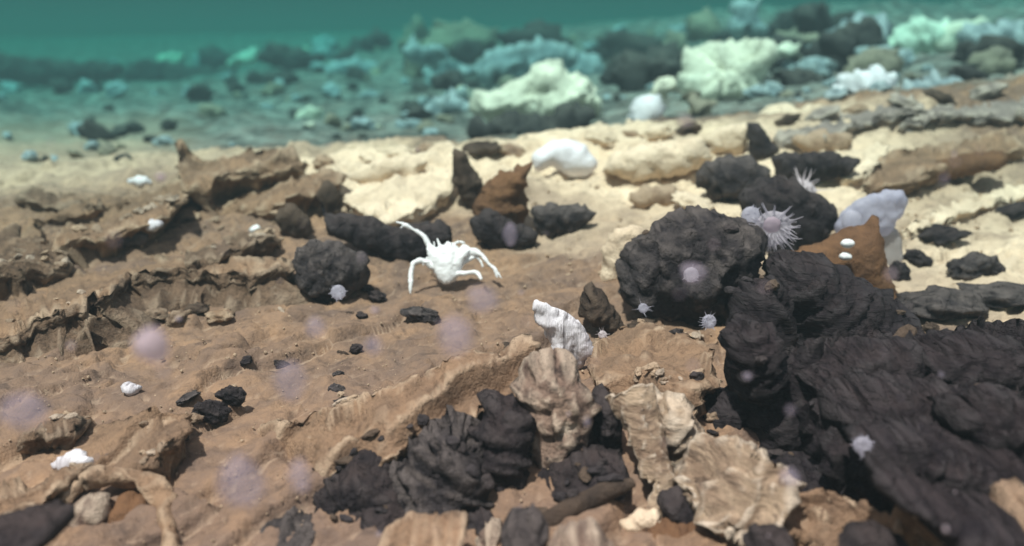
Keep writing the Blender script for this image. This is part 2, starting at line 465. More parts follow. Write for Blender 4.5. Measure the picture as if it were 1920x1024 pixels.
def rock(name, pts, mat, label, cat='rock', Y=None, depth=None, amp=4, step=7, rough=.004, seed=1, lean=0.0, group=None, freq=26, gap=0.0, lam=None, flat=.5, parent=None, sink=.0, fac=.38, cell=None, lift=0.0):
    """a rock with the given outline and a body of real depth behind it, standing where its foot meets the seabed"""
    o = densify(pts, step, amp, seed)
    P, F = fill(o[:, :2], step)
    n = len(o)
    d = edge_dist(P, o[:, :2]); d[:n] = 0
    R = max(d.max(), 1e-6)
    if Y is None and lift: Y = float(hit([o[np.argmax(o[:, 1]), 0]], [o[:, 1].max()], lift)[0, 1])
    if Y is None:
        k_ = np.argmax(o[:, 1]); Y = float(hit([o[k_, 0]], [o[k_, 1]])[0, 1])
    mpx = Y / FPX
    if depth is None: depth = R * mpx * .95
    t = depth * np.power(np.clip(1 - (1 - np.clip(d / R, 0, 1)) ** 2, 0, 1), flat)
    Yc = Y + depth * .55 + gap
    Q = pt(P[:, 0], P[:, 1], Yc)
    z0 = Q[:, 2].min()
    Q[:, 1] += lean * (Q[:, 2] - z0)
    bnd = boundary_loop(F); isb = np.zeros(len(P), bool); isb[bnd] = True
    t[isb] = 0
    front = Q.copy(); front[:, 1] -= t
    idx = np.full(len(P), -1); inner = np.where(~isb)[0]
    idx[inner] = len(P) + np.arange(len(inner)); idx[isb] = np.where(isb)[0]
    back = Q[inner].copy(); back[:, 1] += t[inner]
    V = np.vstack([front, back])
    faces = list(F) + [tuple(int(idx[i]) for i in reversed(f)) for f in F]
    # roughness along normals
    me = bpy.data.meshes.new('tmp'); me.from_pydata(V.tolist(), [], faces); me.update()
    bm = bmesh.new(); bm.from_mesh(me); bmesh.ops.recalc_face_normals(bm, faces=bm.faces); bm.normal_update()
    N = np.array([tuple(v.normal) for v in bm.verts]); bm.free(); bpy.data.meshes.remove(me)
    S = V * freq
    if lam:
        a, k_ = lam
        s_ = V[:, 0] * math.sin(a) + V[:, 2] * math.cos(a); l_ = V[:, 0] * math.cos(a) - V[:, 2] * math.sin(a)
        S = np.stack([l_ * freq * .35, V[:, 1] * freq * .6, s_ * freq * k_], -1)
    disp = rough * (fbm(S, 4, seed, .55) * 1.4 + .9 * fbm(S * .4, 2, seed + 5, ridged=True))
    if fac:
        cc = cell or max(.012, min(.05, R * mpx * .55))
        WV = S / freq * np.array([1.0, 1.3, 1.0]) if lam else V
        W = WV + (.1 if lam else .2) * cc * np.stack([fbm(V / cc, 2, seed), fbm(V / cc, 2, seed + 1), fbm(V / cc, 2, seed + 2)], -1)
        disp = disp + fac * facet(W, cc, seed) + fac * .6 * facet(W, cc * .42, seed + 4)
    V = V + N * disp[:, None]
    V[:, 2] -= sink
    ob = link_mesh(name, V, faces, mat, parent)
    return tag(ob, label, cat, group) if parent is None else ob

def ico(sub=3):
    bm = bmesh.new(); bmesh.ops.create_icosphere(bm, subdivisions=sub, radius=1)
    V = np.array([tuple(v.co) for v in bm.verts]); F = [tuple(x.index for x in f.verts) for f in bm.faces]; bm.free()
    return V, F
ICO = {s: ico(s) for s in (1, 2, 3, 4)}
def stone_verts(seed, sub=3, facets=9, bumps=.12):
    rs = np.random.RandomState(seed)
    V, F = ICO[sub]
    n = rs.normal(size=(facets, 3)); n /= np.linalg.norm(n, axis=1)[:, None]
    dd = rs.uniform(.62, .95, facets)
    dot = V @ n.T
    r = np.min(np.where(dot > .05, dd / np.maximum(dot, .05), 9), 1)
    r = np.minimum(r, 1.05)
    r = r * (1 + bumps * fbm(V * 2.6 + seed, 3, seed % 97))
    r = r * (1 + .38 * facet(V, .62, seed % 89) + .3 * facet(V, .26, seed % 83))
    return V * r[:, None], F
def stone(name, u, v, w, h, mat, label, cat='stone', group=None, seed=1, sub=3, tilt=None, depth=1.0, facets=9, bury=.3, bumps=.12):
    """a loose stone w by h pixels in the photograph, resting on the seabed with (u, v) at the middle of its foot"""
    g = hit([u], [v])[0]
    s = g[1] / FPX / cP
    V, F = stone_verts(seed, sub, facets, bumps)
    rs = np.random.RandomState(seed + 5)
    a = rs.uniform(-.4, .4) if tilt is None else tilt
    hx, hz = w * s / 2, h * s / 2
    V = V * np.array([hx, hx * .8 * depth, hz]) * 1.12
    X = V[:, 0] * math.cos(a) - V[:, 2] * math.sin(a); Z = V[:, 0] * math.sin(a) + V[:, 2] * math.cos(a)
    V = np.stack([X, V[:, 1], Z], -1)
    V = V + g + np.array([0, hx * .35, hz * (1 - bury) - (V[:, 2].min() + hz) * 0])
    return tag(link_mesh(name, V, F, mat), label, cat, group)

def tube(path, rad, n=12, seed=0, rough=0.0, flat=1.0, smooth=4):
    """a rounded sweep with a closed tapered end at both sides"""
    path = np.asarray(path, float); rad = np.asarray(rad, float)
    # resample
    t = np.r_[0, np.cumsum(np.linalg.norm(np.diff(path, axis=0), axis=1))]
    m = max(len(path) * 6, 14); tt = np.linspace(0, t[-1], m)
    P = np.stack([np.interp(tt, t, path[:, i]) for i in range(3)], -1); R = np.interp(tt, t, rad)
    for _ in range(smooth): P[1:-1] = P[1:-1] * .5 + .25 * (P[:-2] + P[2:])
    T = np.gradient(P, axis=0); T /= np.linalg.norm(T, axis=1)[:, None]
    V, F = [], []
    for i in range(m):
        ref = np.array([0, 1, .2]) if abs(T[i] @ np.array([0, 1, .2])) < .9 else np.array([1, 0, 0])
        a = np.cross(T[i], ref); a /= np.linalg.norm(a); b = np.cross(T[i], a)
        for k_ in range(n):
            th = 2 * math.pi * k_ / n
            V.append(P[i] + R[i] * (math.cos(th) * a + math.sin(th) * b * flat))
    for i in range(m - 1):
        for k_ in range(n):
            F.append((i * n + k_, i * n + (k_ + 1) % n, (i + 1) * n + (k_ + 1) % n, (i + 1) * n + k_))
    V.append(P[0] - T[0] * R[0] * .4); V.append(P[-1] + T[-1] * R[-1] * .4)
    for k_ in range(n):
        F.append((k_, (k_ + 1) % n, m * n)); F.append(((m - 1) * n + k_, (m - 1) * n + (k_ + 1) % n, m * n + 1))
    V = np.array(V)
    if rough: V = V + rough * np.stack([fbm(V * 45, 3, seed), fbm(V * 45, 3, seed + 1), fbm(V * 45, 3, seed + 2)], -1)
    return V, F

# ------------------------------------------------------------------ THE SETTING: seabed
def build_seabed():
    ys = np.concatenate([np.linspace(-.6, .45, 16, endpoint=False), np.geomspace(.45, 2.5, 400, endpoint=False), np.geomspace(2.5, 45, 150)])
    rows, cols = len(ys), 620
    s = np.linspace(-1, 1, cols)
    X = np.empty((rows, cols)); Yg = np.empty((rows, cols))
    for i, y in enumerate(ys):
        half = .95 * max(y, .25) + .45
        X[i] = s * half; Yg[i] = y
    x, y = X.ravel(), Yg.ravel()
    z = ground(x, np.maximum(y, .12))
    p = np.stack([x, y, 0 * x], -1)
    near = np.clip(1 - (y - 2.2) / 1.5, .15, 1)
    z = z + near * (.0045 * fbm(p * 38, 3, 21, .6) + .0022 * fbm(p * 110, 2, 23) + .12 * facet(p, .05, 5) + .10 * facet(p, .02, 6))
    V = np.stack([x, y, z], -1)
    F = []
    for i in range(rows - 1):
        b = i * cols
        F += [(b + j, b + j + 1, b + cols + j + 1, b + cols + j) for j in range(cols - 1)]
    o = link_mesh('seabed', V, F, 'seabed', origin=(0, 0, 0))
    # pale sediment with the lamps' bright pool painted in; rubble ground beyond the ridge
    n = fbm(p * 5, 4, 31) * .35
    def lamp_pool(cx, cy, rx, ry, rot=0):
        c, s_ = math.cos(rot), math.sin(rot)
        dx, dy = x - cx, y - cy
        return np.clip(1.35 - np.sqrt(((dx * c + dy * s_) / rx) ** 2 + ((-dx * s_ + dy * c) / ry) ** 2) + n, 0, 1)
    pale = np.maximum.reduce([lamp_pool(.15, 1.95, .62, .27, .05), lamp_pool(.45, 1.78, .40, .36, .2), lamp_pool(-.25, 1.88, .26, .2), .55 * lamp_pool(.85, 1.48, .45, .36)])
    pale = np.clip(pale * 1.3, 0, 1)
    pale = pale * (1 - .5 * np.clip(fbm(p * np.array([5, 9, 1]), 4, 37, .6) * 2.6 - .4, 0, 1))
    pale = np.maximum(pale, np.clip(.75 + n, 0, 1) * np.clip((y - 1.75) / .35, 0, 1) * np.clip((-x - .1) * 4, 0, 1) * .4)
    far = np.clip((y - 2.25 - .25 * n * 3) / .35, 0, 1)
    left = np.clip((-x - .35 * y + .1) * 3, 0, 1) * np.clip((5.2 - y) / 2.2, 0, 1)
    rub = far * (1 - left * .85)
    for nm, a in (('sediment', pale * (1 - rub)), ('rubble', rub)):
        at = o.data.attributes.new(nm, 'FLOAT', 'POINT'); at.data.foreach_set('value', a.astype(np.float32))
    tag(o, kind='structure')
build_seabed()

# ------------------------------------------------------------------ crust plates (left and centre)
ledge('crust_plate', [(95,456,.03),(190,450,.04),(258,424,.05),(300,403,.05),(348,374,.055),(338,330,.02),(250,352,-.012),(150,398,-.012)], 'crust',
      'long tan crust slab with a dark gap under its lower edge, below the orange block', seed=3, amp=7, thick=.013, under=.06)
ledge('crust_plate', [(332,300,.06),(338,272,.075),(385,292,.06),(450,283,.055),(545,272,.06),(572,302,.05),(520,312,.055),(480,328,.06),(420,334,.06),(378,350,.055),(345,345,.055)], 'crust',
      'orange tan block of rough crust standing highest of the crust at left', seed=4, amp=8, thick=.016, under=.06, rough=.008)
ledge('crust_plate', [(400,392,.0),(450,368,.02),(520,345,.03),(606,312,.045),(648,328,.05),(604,352,.05),(535,372,.045),(515,392,.03),(450,410,-.012)], 'crust',
      'tan slab with a pale lip ending beside the long black rock', seed=6, amp=6, thick=.011, under=.05)
ledge('crust_plate', [(-30,625,.03),(60,592,.04),(110,574,.045),(205,544,.055),(238,518,.036),(330,510,.04),(430,506,.04),(542,510,.038),(548,494,.03),(430,482,.02),(300,480,-.012),(150,512,-.012),(-30,565,-.012)], 'crust',
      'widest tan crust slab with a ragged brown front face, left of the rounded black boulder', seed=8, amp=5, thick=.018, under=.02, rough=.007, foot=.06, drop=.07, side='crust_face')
ledge('crust_plate', [(118,600,.015),(150,588,.03),(190,590,.03),(255,612,.015),(250,660,.0),(170,690,-.01),(115,660,.0)], 'crust_face',
      'low brown crust lump with a thin pale rim, under the widest slab', seed=10, thick=.012, under=.012)
ledge('crust_plate', [(175,796,.0),(280,774,.022),(345,772,.032),(352,795,.034),(318,838,.034),(268,866,.026),(160,866,.0),(95,830,-.01)], 'crust',
      'flat greyish plate with a raised chipped right edge, above the tan arch', seed=11, amp=6, thick=.014, under=.016)
ledge('crust_plate', [(-30,985,.035),(30,955,.035),(90,925,.035),(140,893,.03),(165,880,.02),(110,866,-.012),(-30,905,-.012)], 'crust',
      'tan slab at the bottom left with a black gap below it', seed=12, amp=5, thick=.01, under=.06)
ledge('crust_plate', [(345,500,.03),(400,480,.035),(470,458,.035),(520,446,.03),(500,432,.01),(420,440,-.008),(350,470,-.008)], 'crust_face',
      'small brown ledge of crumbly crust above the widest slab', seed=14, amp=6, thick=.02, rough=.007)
ledge('crust_plate', [(-20,520,.03),(40,512,.035),(110,492,.03),(125,470,.02),(60,440,.025),(-20,432,.02)], 'crust_face',
      'grey brown crumbly crust lump at the left edge of the view', seed=15, amp=8, thick=.02, rough=.008, foot=.02)
ledge('crust_plate', [(560,782,.02),(602,770,.03),(655,766,.03),(702,745,.04),(800,706,.045),(900,666,.055),(992,630,.06),(1010,690,.06),(965,735,.045),(905,765,.04),(830,795,.035),(740,845,.03),(610,888,.0),(500,870,-.012),(470,812,-.012)], 'crust',
      'broad tan crust mound sloping down to the dark foreground heap', seed=16, amp=8, thick=.01, under=.02, rough=.006)
ledge('crust_plate', [(1120,640,.02),(1200,605,.03),(1280,620,.04),(1330,640,.04),(1340,700,.035),(1300,760,.03),(1250,745,.03),(1150,730,.02),(1110,700,.015)], 'crust',
      'tan crust shelf with a lumpy pinkish rim, under the big round black rock', seed=17, amp=9, thick=.015, under=.02, rough=.008)
ledge('crust_plate', [(1625,345,.02),(1640,300,.02),(1700,282,.03),(1800,266,.035),(1890,244,.035),(1930,272,.04),(1840,287,.045),(1765,312,.045),(1722,333,.045),(1660,342,.035)], 'crust',
      'tan crust ledge high on the right with a brown shaded hollow under it', seed=18, amp=6, thick=.02, under=.05, rough=.006)
ledge('crust_plate', [(1688,438,.014),(1760,416,.016),(1850,386,.016),(1940,360,.018),(1940,325,-.012),(1800,366,-.012)], 'crust_pale',
      'thin pale sediment plate with a fine dark line along its lower edge', seed=19, amp=3, thick=.008, under=.02)
ledge('crust_plate', [(1560,1000,.02),(1450,985,.03),(1458,955,.035),(1500,933,.04),(1548,928,.04),(1605,950,.035),(1655,966,.035),(1725,986,.03),(1810,1030,.02),(1700,1060,.0),(1450,1060,.0)], 'crust',
      'pale tan slab at the bottom right with an orange edged wavy top', seed=20, amp=6, thick=.02, rough=.006)
ledge('crust_plate', [(620,310,.0),(700,305,.02),(800,282,.035),(852,268,.04),(858,300,.045),(845,345,.04),(790,390,.03),(730,405,.025),(660,395,.02),(635,350,.02)], 'crust_pale',
      'bright cream sediment bank above the long black rock', seed=22, amp=5, thick=.015, under=.02, rough=.006)
ledge('crust_plate', [(30,372,.02),(110,385,.022),(190,388,.02),(195,370,.0),(110,355,-.01),(40,350,.01)], 'crust_face',
      'thin dark edged flake on the grey sediment at far left', seed=23, amp=4, thick=.014)
ledge('crust_plate', [(40,838,.012),(90,815,.02),(150,800,.02),(160,790,.01),(100,790,-.006),(30,815,-.006)], 'crust_face',
      'small crumbly brown ledge left of the flat greyish plate', seed=24, amp=6, thick=.014, rough=.006)

ledge('crust_plate', [(1450,262,.02),(1560,252,.03),(1640,217,.03),(1740,202,.03),(1700,180,-.012),(1560,215,-.012),(1450,240,.0)], 'crust_grey',
      'long grey ledge rising to the right behind the flat black rock', seed=25, amp=6, thick=.02, under=.04, rough=.007)
ledge('crust_plate', [(1690,232,.02),(1800,216,.03),(1940,208,.03),(1940,178,-.012),(1760,192,-.012)], 'crust_grey',
      'uppermost grey ledge on the ridge at the right edge', seed=26, amp=6, thick=.02, under=.04, rough=.007)
ledge('crust_plate', [(1585,335,.02),(1625,314,.03),(1665,284,.03),(1640,262,.0),(1560,292,-.012)], 'crust_pale',
      'pale broken ledge just right of the flat black rock', seed=27, amp=6, thick=.02, under=.03, rough=.007)
ledge('crust_plate', [(1240,300,.02),(1320,296,.025),(1318,270,.0),(1240,275,-.012),(1130,300,-.01),(1130,325,.012)], 'crust_pale',
      'low pale ledge on the ridge left of the bright cream block', seed=28, amp=6, thick=.014, under=.03, rough=.006)
ledge('crust_plate', [(20,470,.0),(90,460,.02),(60,410,.02),(150,402,.02),(240,372,.02),(160,365,-.01),(20,420,-.01)], 'crust',
      'broken tan flake lying left of the long tan slab', seed=29, amp=7, thick=.012, under=.02, rough=.006)

# ------------------------------------------------------------------ rocks, centre and left
rock('boulder', [(600,372),(612,402),(680,405),(750,426),(825,410),(852,438),(836,470),(782,497),(730,487),(660,462),(612,440)], 'black_rock',
     'long black rock lying behind the white squat lobster', seed=31)
rock('boulder', [(553,478),(575,455),(620,450),(662,466),(690,490),(685,530),(652,556),(602,568),(560,556),(548,515)], 'grey_rock',
     'rounded dark grey boulder at the right end of the widest crust slab', seed=32)
rock('rock_shard', [(850,278),(872,286),(882,312),(906,342),(898,396),(872,382),(848,335)], 'dark_brown_rock',
     'narrow dark brown shard standing against the cream sediment', cat='shard', seed=33, depth=.03, step=5)
rock('rock_shard', [(902,345),(940,322),(1002,300),(986,350),(992,400),(962,442),(920,432),(888,400)], 'brown_rock',
     'broad brown shard with a slanting top, left of the white rounded stone', cat='shard', seed=34, depth=.04, step=6)
rock('boulder', [(995,395),(1040,380),(1104,384),(1114,408),(1082,436),(1010,444)], 'grey_rock',
     'grey loaf shaped rock with a dark underside below the brown shard', seed=35, step=6)
rock('boulder', [(880,412),(920,394),(962,408),(1010,442),(1000,462),(930,467),(892,444)], 'black_rock',
     'low black rock at the foot of the broad brown shard', seed=36, step=6)
rock('boulder', [(998,292),(1030,268),(1066,261),(1100,274),(1120,312),(1098,334),(1062,330),(1036,312),(1006,320)], 'white_rock',
     'smooth white lavender tinted stone on the crest', seed=37, step=6, rough=.003, fac=.1)
rock('boulder', [(1164,505),(1178,462),(1220,420),(1272,400),(1342,394),(1400,408),(1425,450),(1412,522),(1382,572),(1340,602),(1290,612),(1230,592),(1186,562)], 'grey_rock',
     'big round dark grey rock with pale growths, right of the centre', seed=38, rough=.006, amp=6)
rock('boulder', [(1388,372),(1430,340),(1490,343),(1542,370),(1574,402),(1562,440),(1530,478),(1470,490),(1415,482),(1392,430)], 'black_rock',
     'craggy black rock behind the lavender anemone', seed=39, rough=.007, amp=7, gap=.05)
rock('boulder', [(1318,300),(1400,290),(1442,315),(1440,360),(1400,378),(1330,372),(1308,335)], 'grey_rock',
     'blurred dark rock in the hollow right of the cream sediment', seed=40)
rock('boulder', [(1450,292),(1540,284),(1616,300),(1592,326),(1520,345),(1462,340)], 'black_rock',
     'flat black rock in the hollow behind the pale anemone', seed=41, step=6)
rock('boulder', [(1402,228),(1428,236),(1462,285),(1440,300),(1404,295)], 'black_rock',
     'dark upright rock beside the bright cream end of the ridge', seed=42, step=6)
rock('boulder', [(1318,262),(1350,240),(1402,231),(1405,276),(1372,292),(1328,288)], 'crust_pale',
     'bright cream block at the right end of the ridge crest', seed=43, step=6)
rock('rock_shard', [(1094,560),(1096,540),(1110,533),(1130,548),(1150,585),(1174,618),(1150,632),(1125,610),(1092,590)], 'dark_brown_rock',
     'dark wedge shaped shard standing right of the torn white growth', cat='shard', seed=44, depth=.03, step=5, amp=2)
rock('rock_shard', [(1478,475),(1540,456),(1582,432),(1622,425),(1642,403),(1655,450),(1662,485),(1668,530),(1692,560),(1708,605),(1650,596),(1560,545),(1482,495)], 'brown_rock',
     'orange brown peaked rock in front of the lavender sponge', seed=45, Y=1.2, depth=.04, amp=3, rough=.003, fac=.14)
rock('rock_shard', [(1372,560),(1402,530),(1450,520),(1482,560),(1482,640),(1470,700),(1500,745),(1440,755),(1382,705),(1362,640)], 'layered_rock',
     'upright black shard left of the layered black rock', cat='shard', seed=46, Y=.98, depth=.05, lam=(.9, 2))
rock('boulder', [(1438,510),(1480,480),(1552,490),(1640,545),(1702,598),(1722,640),(1722,700),(1600,705),(1485,690),(1448,640)], 'layered_rock',
     'smooth topped layered black rock below the orange brown peak', seed=47, Y=1.02, depth=.09, lam=(-.5, 3), rough=.007)
ledge('boulder', [(1470,690,.05),(1500,655,.07),(1600,640,.08),(1720,628,.07),(1775,640,.07),(1805,622,.075),(1862,630,.07),(1960,665,.06),(1980,900,.05),(1930,985,.04),(1850,945,.045),(1760,915,.05),(1650,890,.05),(1560,840,.05),(1500,755,.045)], 'layered_rock',
     'biggest layered black rock filling the lower right', cat='rock', seed=48, thick=.03, under=.02, rough=.006, amp=8, step=6, lam=(-.75, .012), fac=.3)
for i, (pts, lab) in enumerate([
    ([(1490,705),(1560,652),(1700,640),(1722,690),(1640,735),(1530,752)], 'black lump at the upper left of the biggest layered rock'),
    ([(1700,655),(1790,640),(1870,640),(1935,680),(1935,742),(1800,732),(1712,705)], 'black lump along the top right of the biggest layered rock'),
    ([(1540,768),(1640,722),(1760,732),(1822,782),(1760,812),(1640,802)], 'long black lump across the middle of the biggest layered rock'),
    ([(1762,768),(1850,732),(1945,760),(1945,842),(1860,852),(1790,822)], 'black lump at the right edge on the biggest layered rock'),
    ([(1600,828),(1700,802),(1800,832),(1852,892),(1760,895),(1660,872)], 'black slanting lump low on the biggest layered rock'),
    ([(1800,888),(1880,852),(1950,872),(1955,952),(1870,935)], 'black lump above the bottom right corner'),
    ([(1360,640),(1400,600),(1450,620),(1470,700),(1430,745),(1370,720)], 'black lump leaning on the upright black shard'),
    ]):
    rock('boulder', pts, 'layered_rock', lab, seed=140 + i, lift=.055, lam=(-.6, 2), rough=.006, amp=9, fac=.6, step=6, depth=.045)
rock('rock_shard', [(1398,760),(1438,732),(1482,750),(1532,800),(1568,832),(1562,868),(1505,895),(1442,885),(1408,835)], 'layered_rock',
     'black log shaped rock slanting down in front of the biggest layered rock', seed=49, Y=.78, depth=.04, lam=(-.7, 3))
rock('rock_shard', [(1395,885),(1480,862),(1600,880),(1665,922),(1752,950),(1800,985),(1790,1012),(1700,985),(1600,955),(1520,935),(1440,915)], 'layered_rock',
     'long black slanting rock along the top of the pale bottom right slab', seed=50, Y=.69, depth=.04, lam=(-.45, 3))
rock('rock_shard', [(1640,905),(1690,890),(1780,935),(1850,960),(1930,985),(1930,1030),(1840,1030),(1760,990)], 'layered_rock',
     'black rock wedge in the bottom right corner', seed=51, lift=0.06, depth=.05, lam=(-.4, 3))
rock('boulder', [(1735,338),(1760,305),(1830,288),(1885,285),(1880,312),(1820,325),(1770,345)], 'brown_rock',
     'brown lump standing in for the shaded hollow under the high tan ledge at right', seed=95, depth=.03, step=6)  # shade of the hollow made as a brown lump
rock('boulder', [(1300,770),(1340,740),(1390,740),(1415,790),(1420,860),(1370,860),(1320,830)], 'layered_rock',
     'small black broken rock between the tan streaked lump and the black log', seed=52, Y=.80, depth=.04)
rock('boulder', [(1875,985),(1900,940),(1940,920),(1960,1000),(1940,1040),(1890,1030)], 'crust',
     'tan corner lump at the right end of the bottom edge', seed=53, lift=0.05, depth=.04)

rock('boulder', [(1125,325),(1150,288),(1220,266),(1308,258),(1332,298),(1282,328),(1200,342)], 'crust_pale', 'broad cream hump on the ridge right of the white rounded stone', seed=171, rough=.007, amp=7, fac=.3)
rock('boulder', [(655,335),(690,300),(760,288),(806,300),(785,342),(705,352)], 'crust_pale', 'cream hump on top of the bright cream sediment bank', seed=172, rough=.007, amp=7, fac=.3)
rock('boulder', [(1180,372),(1215,352),(1268,350),(1290,372),(1250,388),(1200,386)], 'crust', 'low brown crust lump in the cream sediment above the big round rock', seed=174, rough=.007, amp=6, fac=.4)
rock('boulder', [(1120,470),(1150,430),(1190,420),(1210,440),(1180,480),(1160,520),(1135,525)], 'crust_pale', 'pale pinkish crust lump touching the left side of the big round rock', seed=175, rough=.007, amp=6, fac=.4)
rock('boulder', [(1480,262),(1540,246),(1600,252),(1590,280),(1520,286)], 'crust', 'brown crust lump above the flat black rock', seed=176, rough=.007, amp=6, fac=.4)
# foreground
for i, (pts, m, lab, Y_) in enumerate([
    ([(588,940),(640,897),(700,886),(748,900),(772,950),(745,1012),(650,1014),(595,988)], 'black_rock', 'black jagged rock at the left end of the dark foreground heap', .66),
    ([(738,905),(790,850),(835,812),(892,826),(930,870),(942,932),(902,990),(800,1006),(748,965)], 'grey_rock', 'largest speckled black rock in the middle of the dark foreground heap', .655),
    ([(890,835),(922,784),(962,766),(990,792),(980,862),(988,932),(942,965),(915,895)], 'black_rock', 'upright black rock at the right end of the dark foreground heap', .68),
    ([(868,1000),(885,955),(950,940),(992,950),(1000,990),(945,1030),(875,1020)], 'black_rock', 'black rock between the dark foreground heap and the stick', .64),
    ([(640,1005),(720,960),(800,970),(850,1000),(840,1035),(660,1040)], 'black_rock', 'low black rock in front of the dark foreground heap', .63),
    ]):
    rock('boulder', pts, m, lab, seed=154 + i, Y=Y_, depth=.04, amp=10, rough=.009, fac=.55, cell=.03, step=6, lean=.35, lam=(.5, 1.7))
rock('boulder', [(985,712),(1012,684),(1062,678),(1096,704),(1112,762),(1122,820),(1148,862),(1152,905),(1092,905),(1040,905),(1002,885),(974,842),(974,780)], 'mottled_rock',
     'jagged mottled white and brown rock above the smooth black rock at the bottom', seed=55, Y=.73, depth=.05, amp=8, rough=.008, step=6)
rock('boulder', [(978,905),(1048,872),(1112,852),(1172,866),(1188,900),(1152,928),(1062,952),(1012,992),(980,965)], 'black_rock',
     'smooth black rock under the jagged mottled rock', seed=56, Y=.68, depth=.04, step=6)
rock('boulder', [(1000,1040),(940,1030),(950,985),(1000,965),(1030,985)], 'grey_rock', 'small dark stone at the thick end of the stick', seed=57, lift=0.04, depth=.03, step=6)
def swept(name, pts, mat, label, cat, n=14, rough=.003, seed=0, flat=1.0):
    path = [pt(u, v, Y) for u, v, Y, r in pts]; rad = [r * Y / FPX for u, v, Y, r in pts]
    V, F = tube(path, rad, n, seed, rough, flat)
    return tag(link_mesh(name, V, F, mat), label, cat)
swept('stick', [(955,1010,.625,20),(1010,985,.64,22),(1080,950,.65,22),(1140,920,.66,19),(1185,904,.67,11)], 'dark_brown_rock',
      'grey brown stick like rod lying across the bottom centre', 'stick', seed=3)
rock('boulder', [(1225,790),(1235,760),(1262,748),(1302,790),(1334,832),(1328,868),(1290,875),(1245,850)], 'crust_streak',
     'tan streaked lump right of the curled shell of crust', seed=58, Y=.745, depth=.035, lam=(-.9, 3), rough=.009, step=5, amp=7, fac=.5)
def curled_sheet(name, pts, mat, label, cat, turn=225, seed=0):
    """a thin shell of crust rolled round a hollow"""
    P = np.array([pt(u, v, Y) for u, v, Y, r, a in pts]); R = np.array([r * Y / FPX for u, v, Y, r, a in pts]); A = np.array([a for u, v, Y, r, a in pts], float)
    t = np.linspace(0, len(P) - 1, 64); I = np.arange(len(P))
    C = np.stack([np.interp(t, I, P[:, i]) for i in range(3)], -1); R = np.interp(t, I, R); A = np.interp(t, I, A)
    for _ in range(8): C[1:-1] = .5 * C[1:-1] + .25 * (C[:-2] + C[2:])
    T = np.gradient(C, axis=0); T /= np.linalg.norm(T, axis=1)[:, None]
    n = 40; Vo, Vi = [], []
    for i in range(len(C)):
        a = np.cross(T[i], [0, 1, 0]); a /= np.linalg.norm(a); b = np.cross(a, T[i])
        e0, e1 = fbm(np.array([[i * .25, seed, 0], [i * .25, seed + 9, 0]]), 3, seed) * 22
        for k_ in range(n):
            th = math.radians(A[i] - turn / 2 + e0 + (turn + e1 - e0) * k_ / (n - 1))
            d = a * math.sin(th) + b * math.cos(th)
            Vo.append(C[i] + d * R[i]); Vi.append(C[i] + d * (R[i] - .0045))
    Vo, Vi = np.array(Vo), np.array(Vi)
    w = .005 * np.stack([fbm(Vo * 40, 4, seed + j) for j in range(3)], -1) + .004 * fbm(Vo * np.array([90, 90, 25]), 3, seed + 8, ridged=True)[:, None]
    V = np.vstack([Vo + w, Vi + w]); m = len(C) * n; F = []
    for i in range(len(C) - 1):
        for k_ in range(n - 1):
            q = (i * n + k_, i * n + k_ + 1, (i + 1) * n + k_ + 1, (i + 1) * n + k_)
            F.append(q); F.append(tuple(j + m for j in reversed(q)))
        for k_ in (0, n - 1): F.append((i * n + k_, (i + 1) * n + k_, (i + 1) * n + k_ + m, i * n + k_ + m))
    for i in (0, len(C) - 1):
        for k_ in range(n - 1): F.append((i * n + k_, i * n + k_ + 1, i * n + k_ + 1 + m, i * n + k_ + m))
    return tag(link_mesh(name, V, F, mat), label, cat)
curled_sheet('curled_crust', [(1176,740,.75,46,150),(1194,790,.735,42,140),(1216,860,.705,38,130),(1232,925,.68,32,130),(1212,985,.655,22,140)], 'crust_streak',
     'tan curled shell of crust, hollow and open to the left, ending near the bottom edge', 'curled crust', seed=3)
rock('rock_shard', [(1165,985),(1200,958),(1235,962),(1240,985),(1205,1000)], 'crust_pale', 'white tip at the lower end of the curled shell of crust', cat='chip', seed=59, Y=.648, depth=.01, step=4, amp=2, fac=.2)
rock('boulder', [(1108,800),(1112,742),(1140,732),(1160,770),(1168,830),(1150,860)], 'black_rock', 'black lump standing in for the dark gap left of the curled shell of crust', seed=96, Y=.745, depth=.03, step=6)  # black lump put in as the shade of the gap
ledge('crust_plate', [(1250,905,.015),(1320,850,.03),(1402,868,.045),(1462,908,.045),(1482,955,.04),(1445,1010,.03),(1380,1000,.02),(1322,965,.015)], 'crust_streak',
     'tan grooved plate between the curled shell and the pale bottom slab', seed=60, amp=8, thick=.014, under=.03, rough=.008, lam=(-.8, .012))
rock('boulder', [(1232,930),(1270,915),(1312,935),(1338,975),(1300,990),(1245,985)], 'black_rock', 'black stone held under the tan grooved plate', seed=61, Y=.655, depth=.02, step=6)
rock('boulder', [(1205,1000),(1250,978),(1320,980),(1345,1010),(1330,1045),(1215,1045)], 'brown_rock', 'orange brown stone on the bottom edge below the white tip', seed=62, Y=.63, depth=.03, step=6)
rock('boulder', [(1400,1030),(1420,1000),(1460,995),(1482,1012),(1480,1045),(1405,1045)], 'black_rock', 'black stone at the bottom edge left of the pale bottom slab', seed=63, lift=0.035, depth=.02, step=6)
rock('boulder', [(1580,1040),(1600,1000),(1650,990),(1695,1005),(1700,1045)], 'black_rock', 'black stone half cut by the bottom edge in front of the pale slab', seed=64, lift=0.045, depth=.02, step=6)
rock('boulder', [(715,1020),(770,995),(840,985),(880,995),(860,1040),(720,1045)], 'crust', 'tan stone at the bottom edge below the dark foreground heap', seed=65, lift=0.03, depth=.03, step=6)
rock('boulder', [(885,1010),(910,985),(940,990),(945,1030),(890,1035)], 'mottled_rock', 'small reddish stone between the dark foreground heap and the stick', seed=66, Y=.62, depth=.02, step=6)
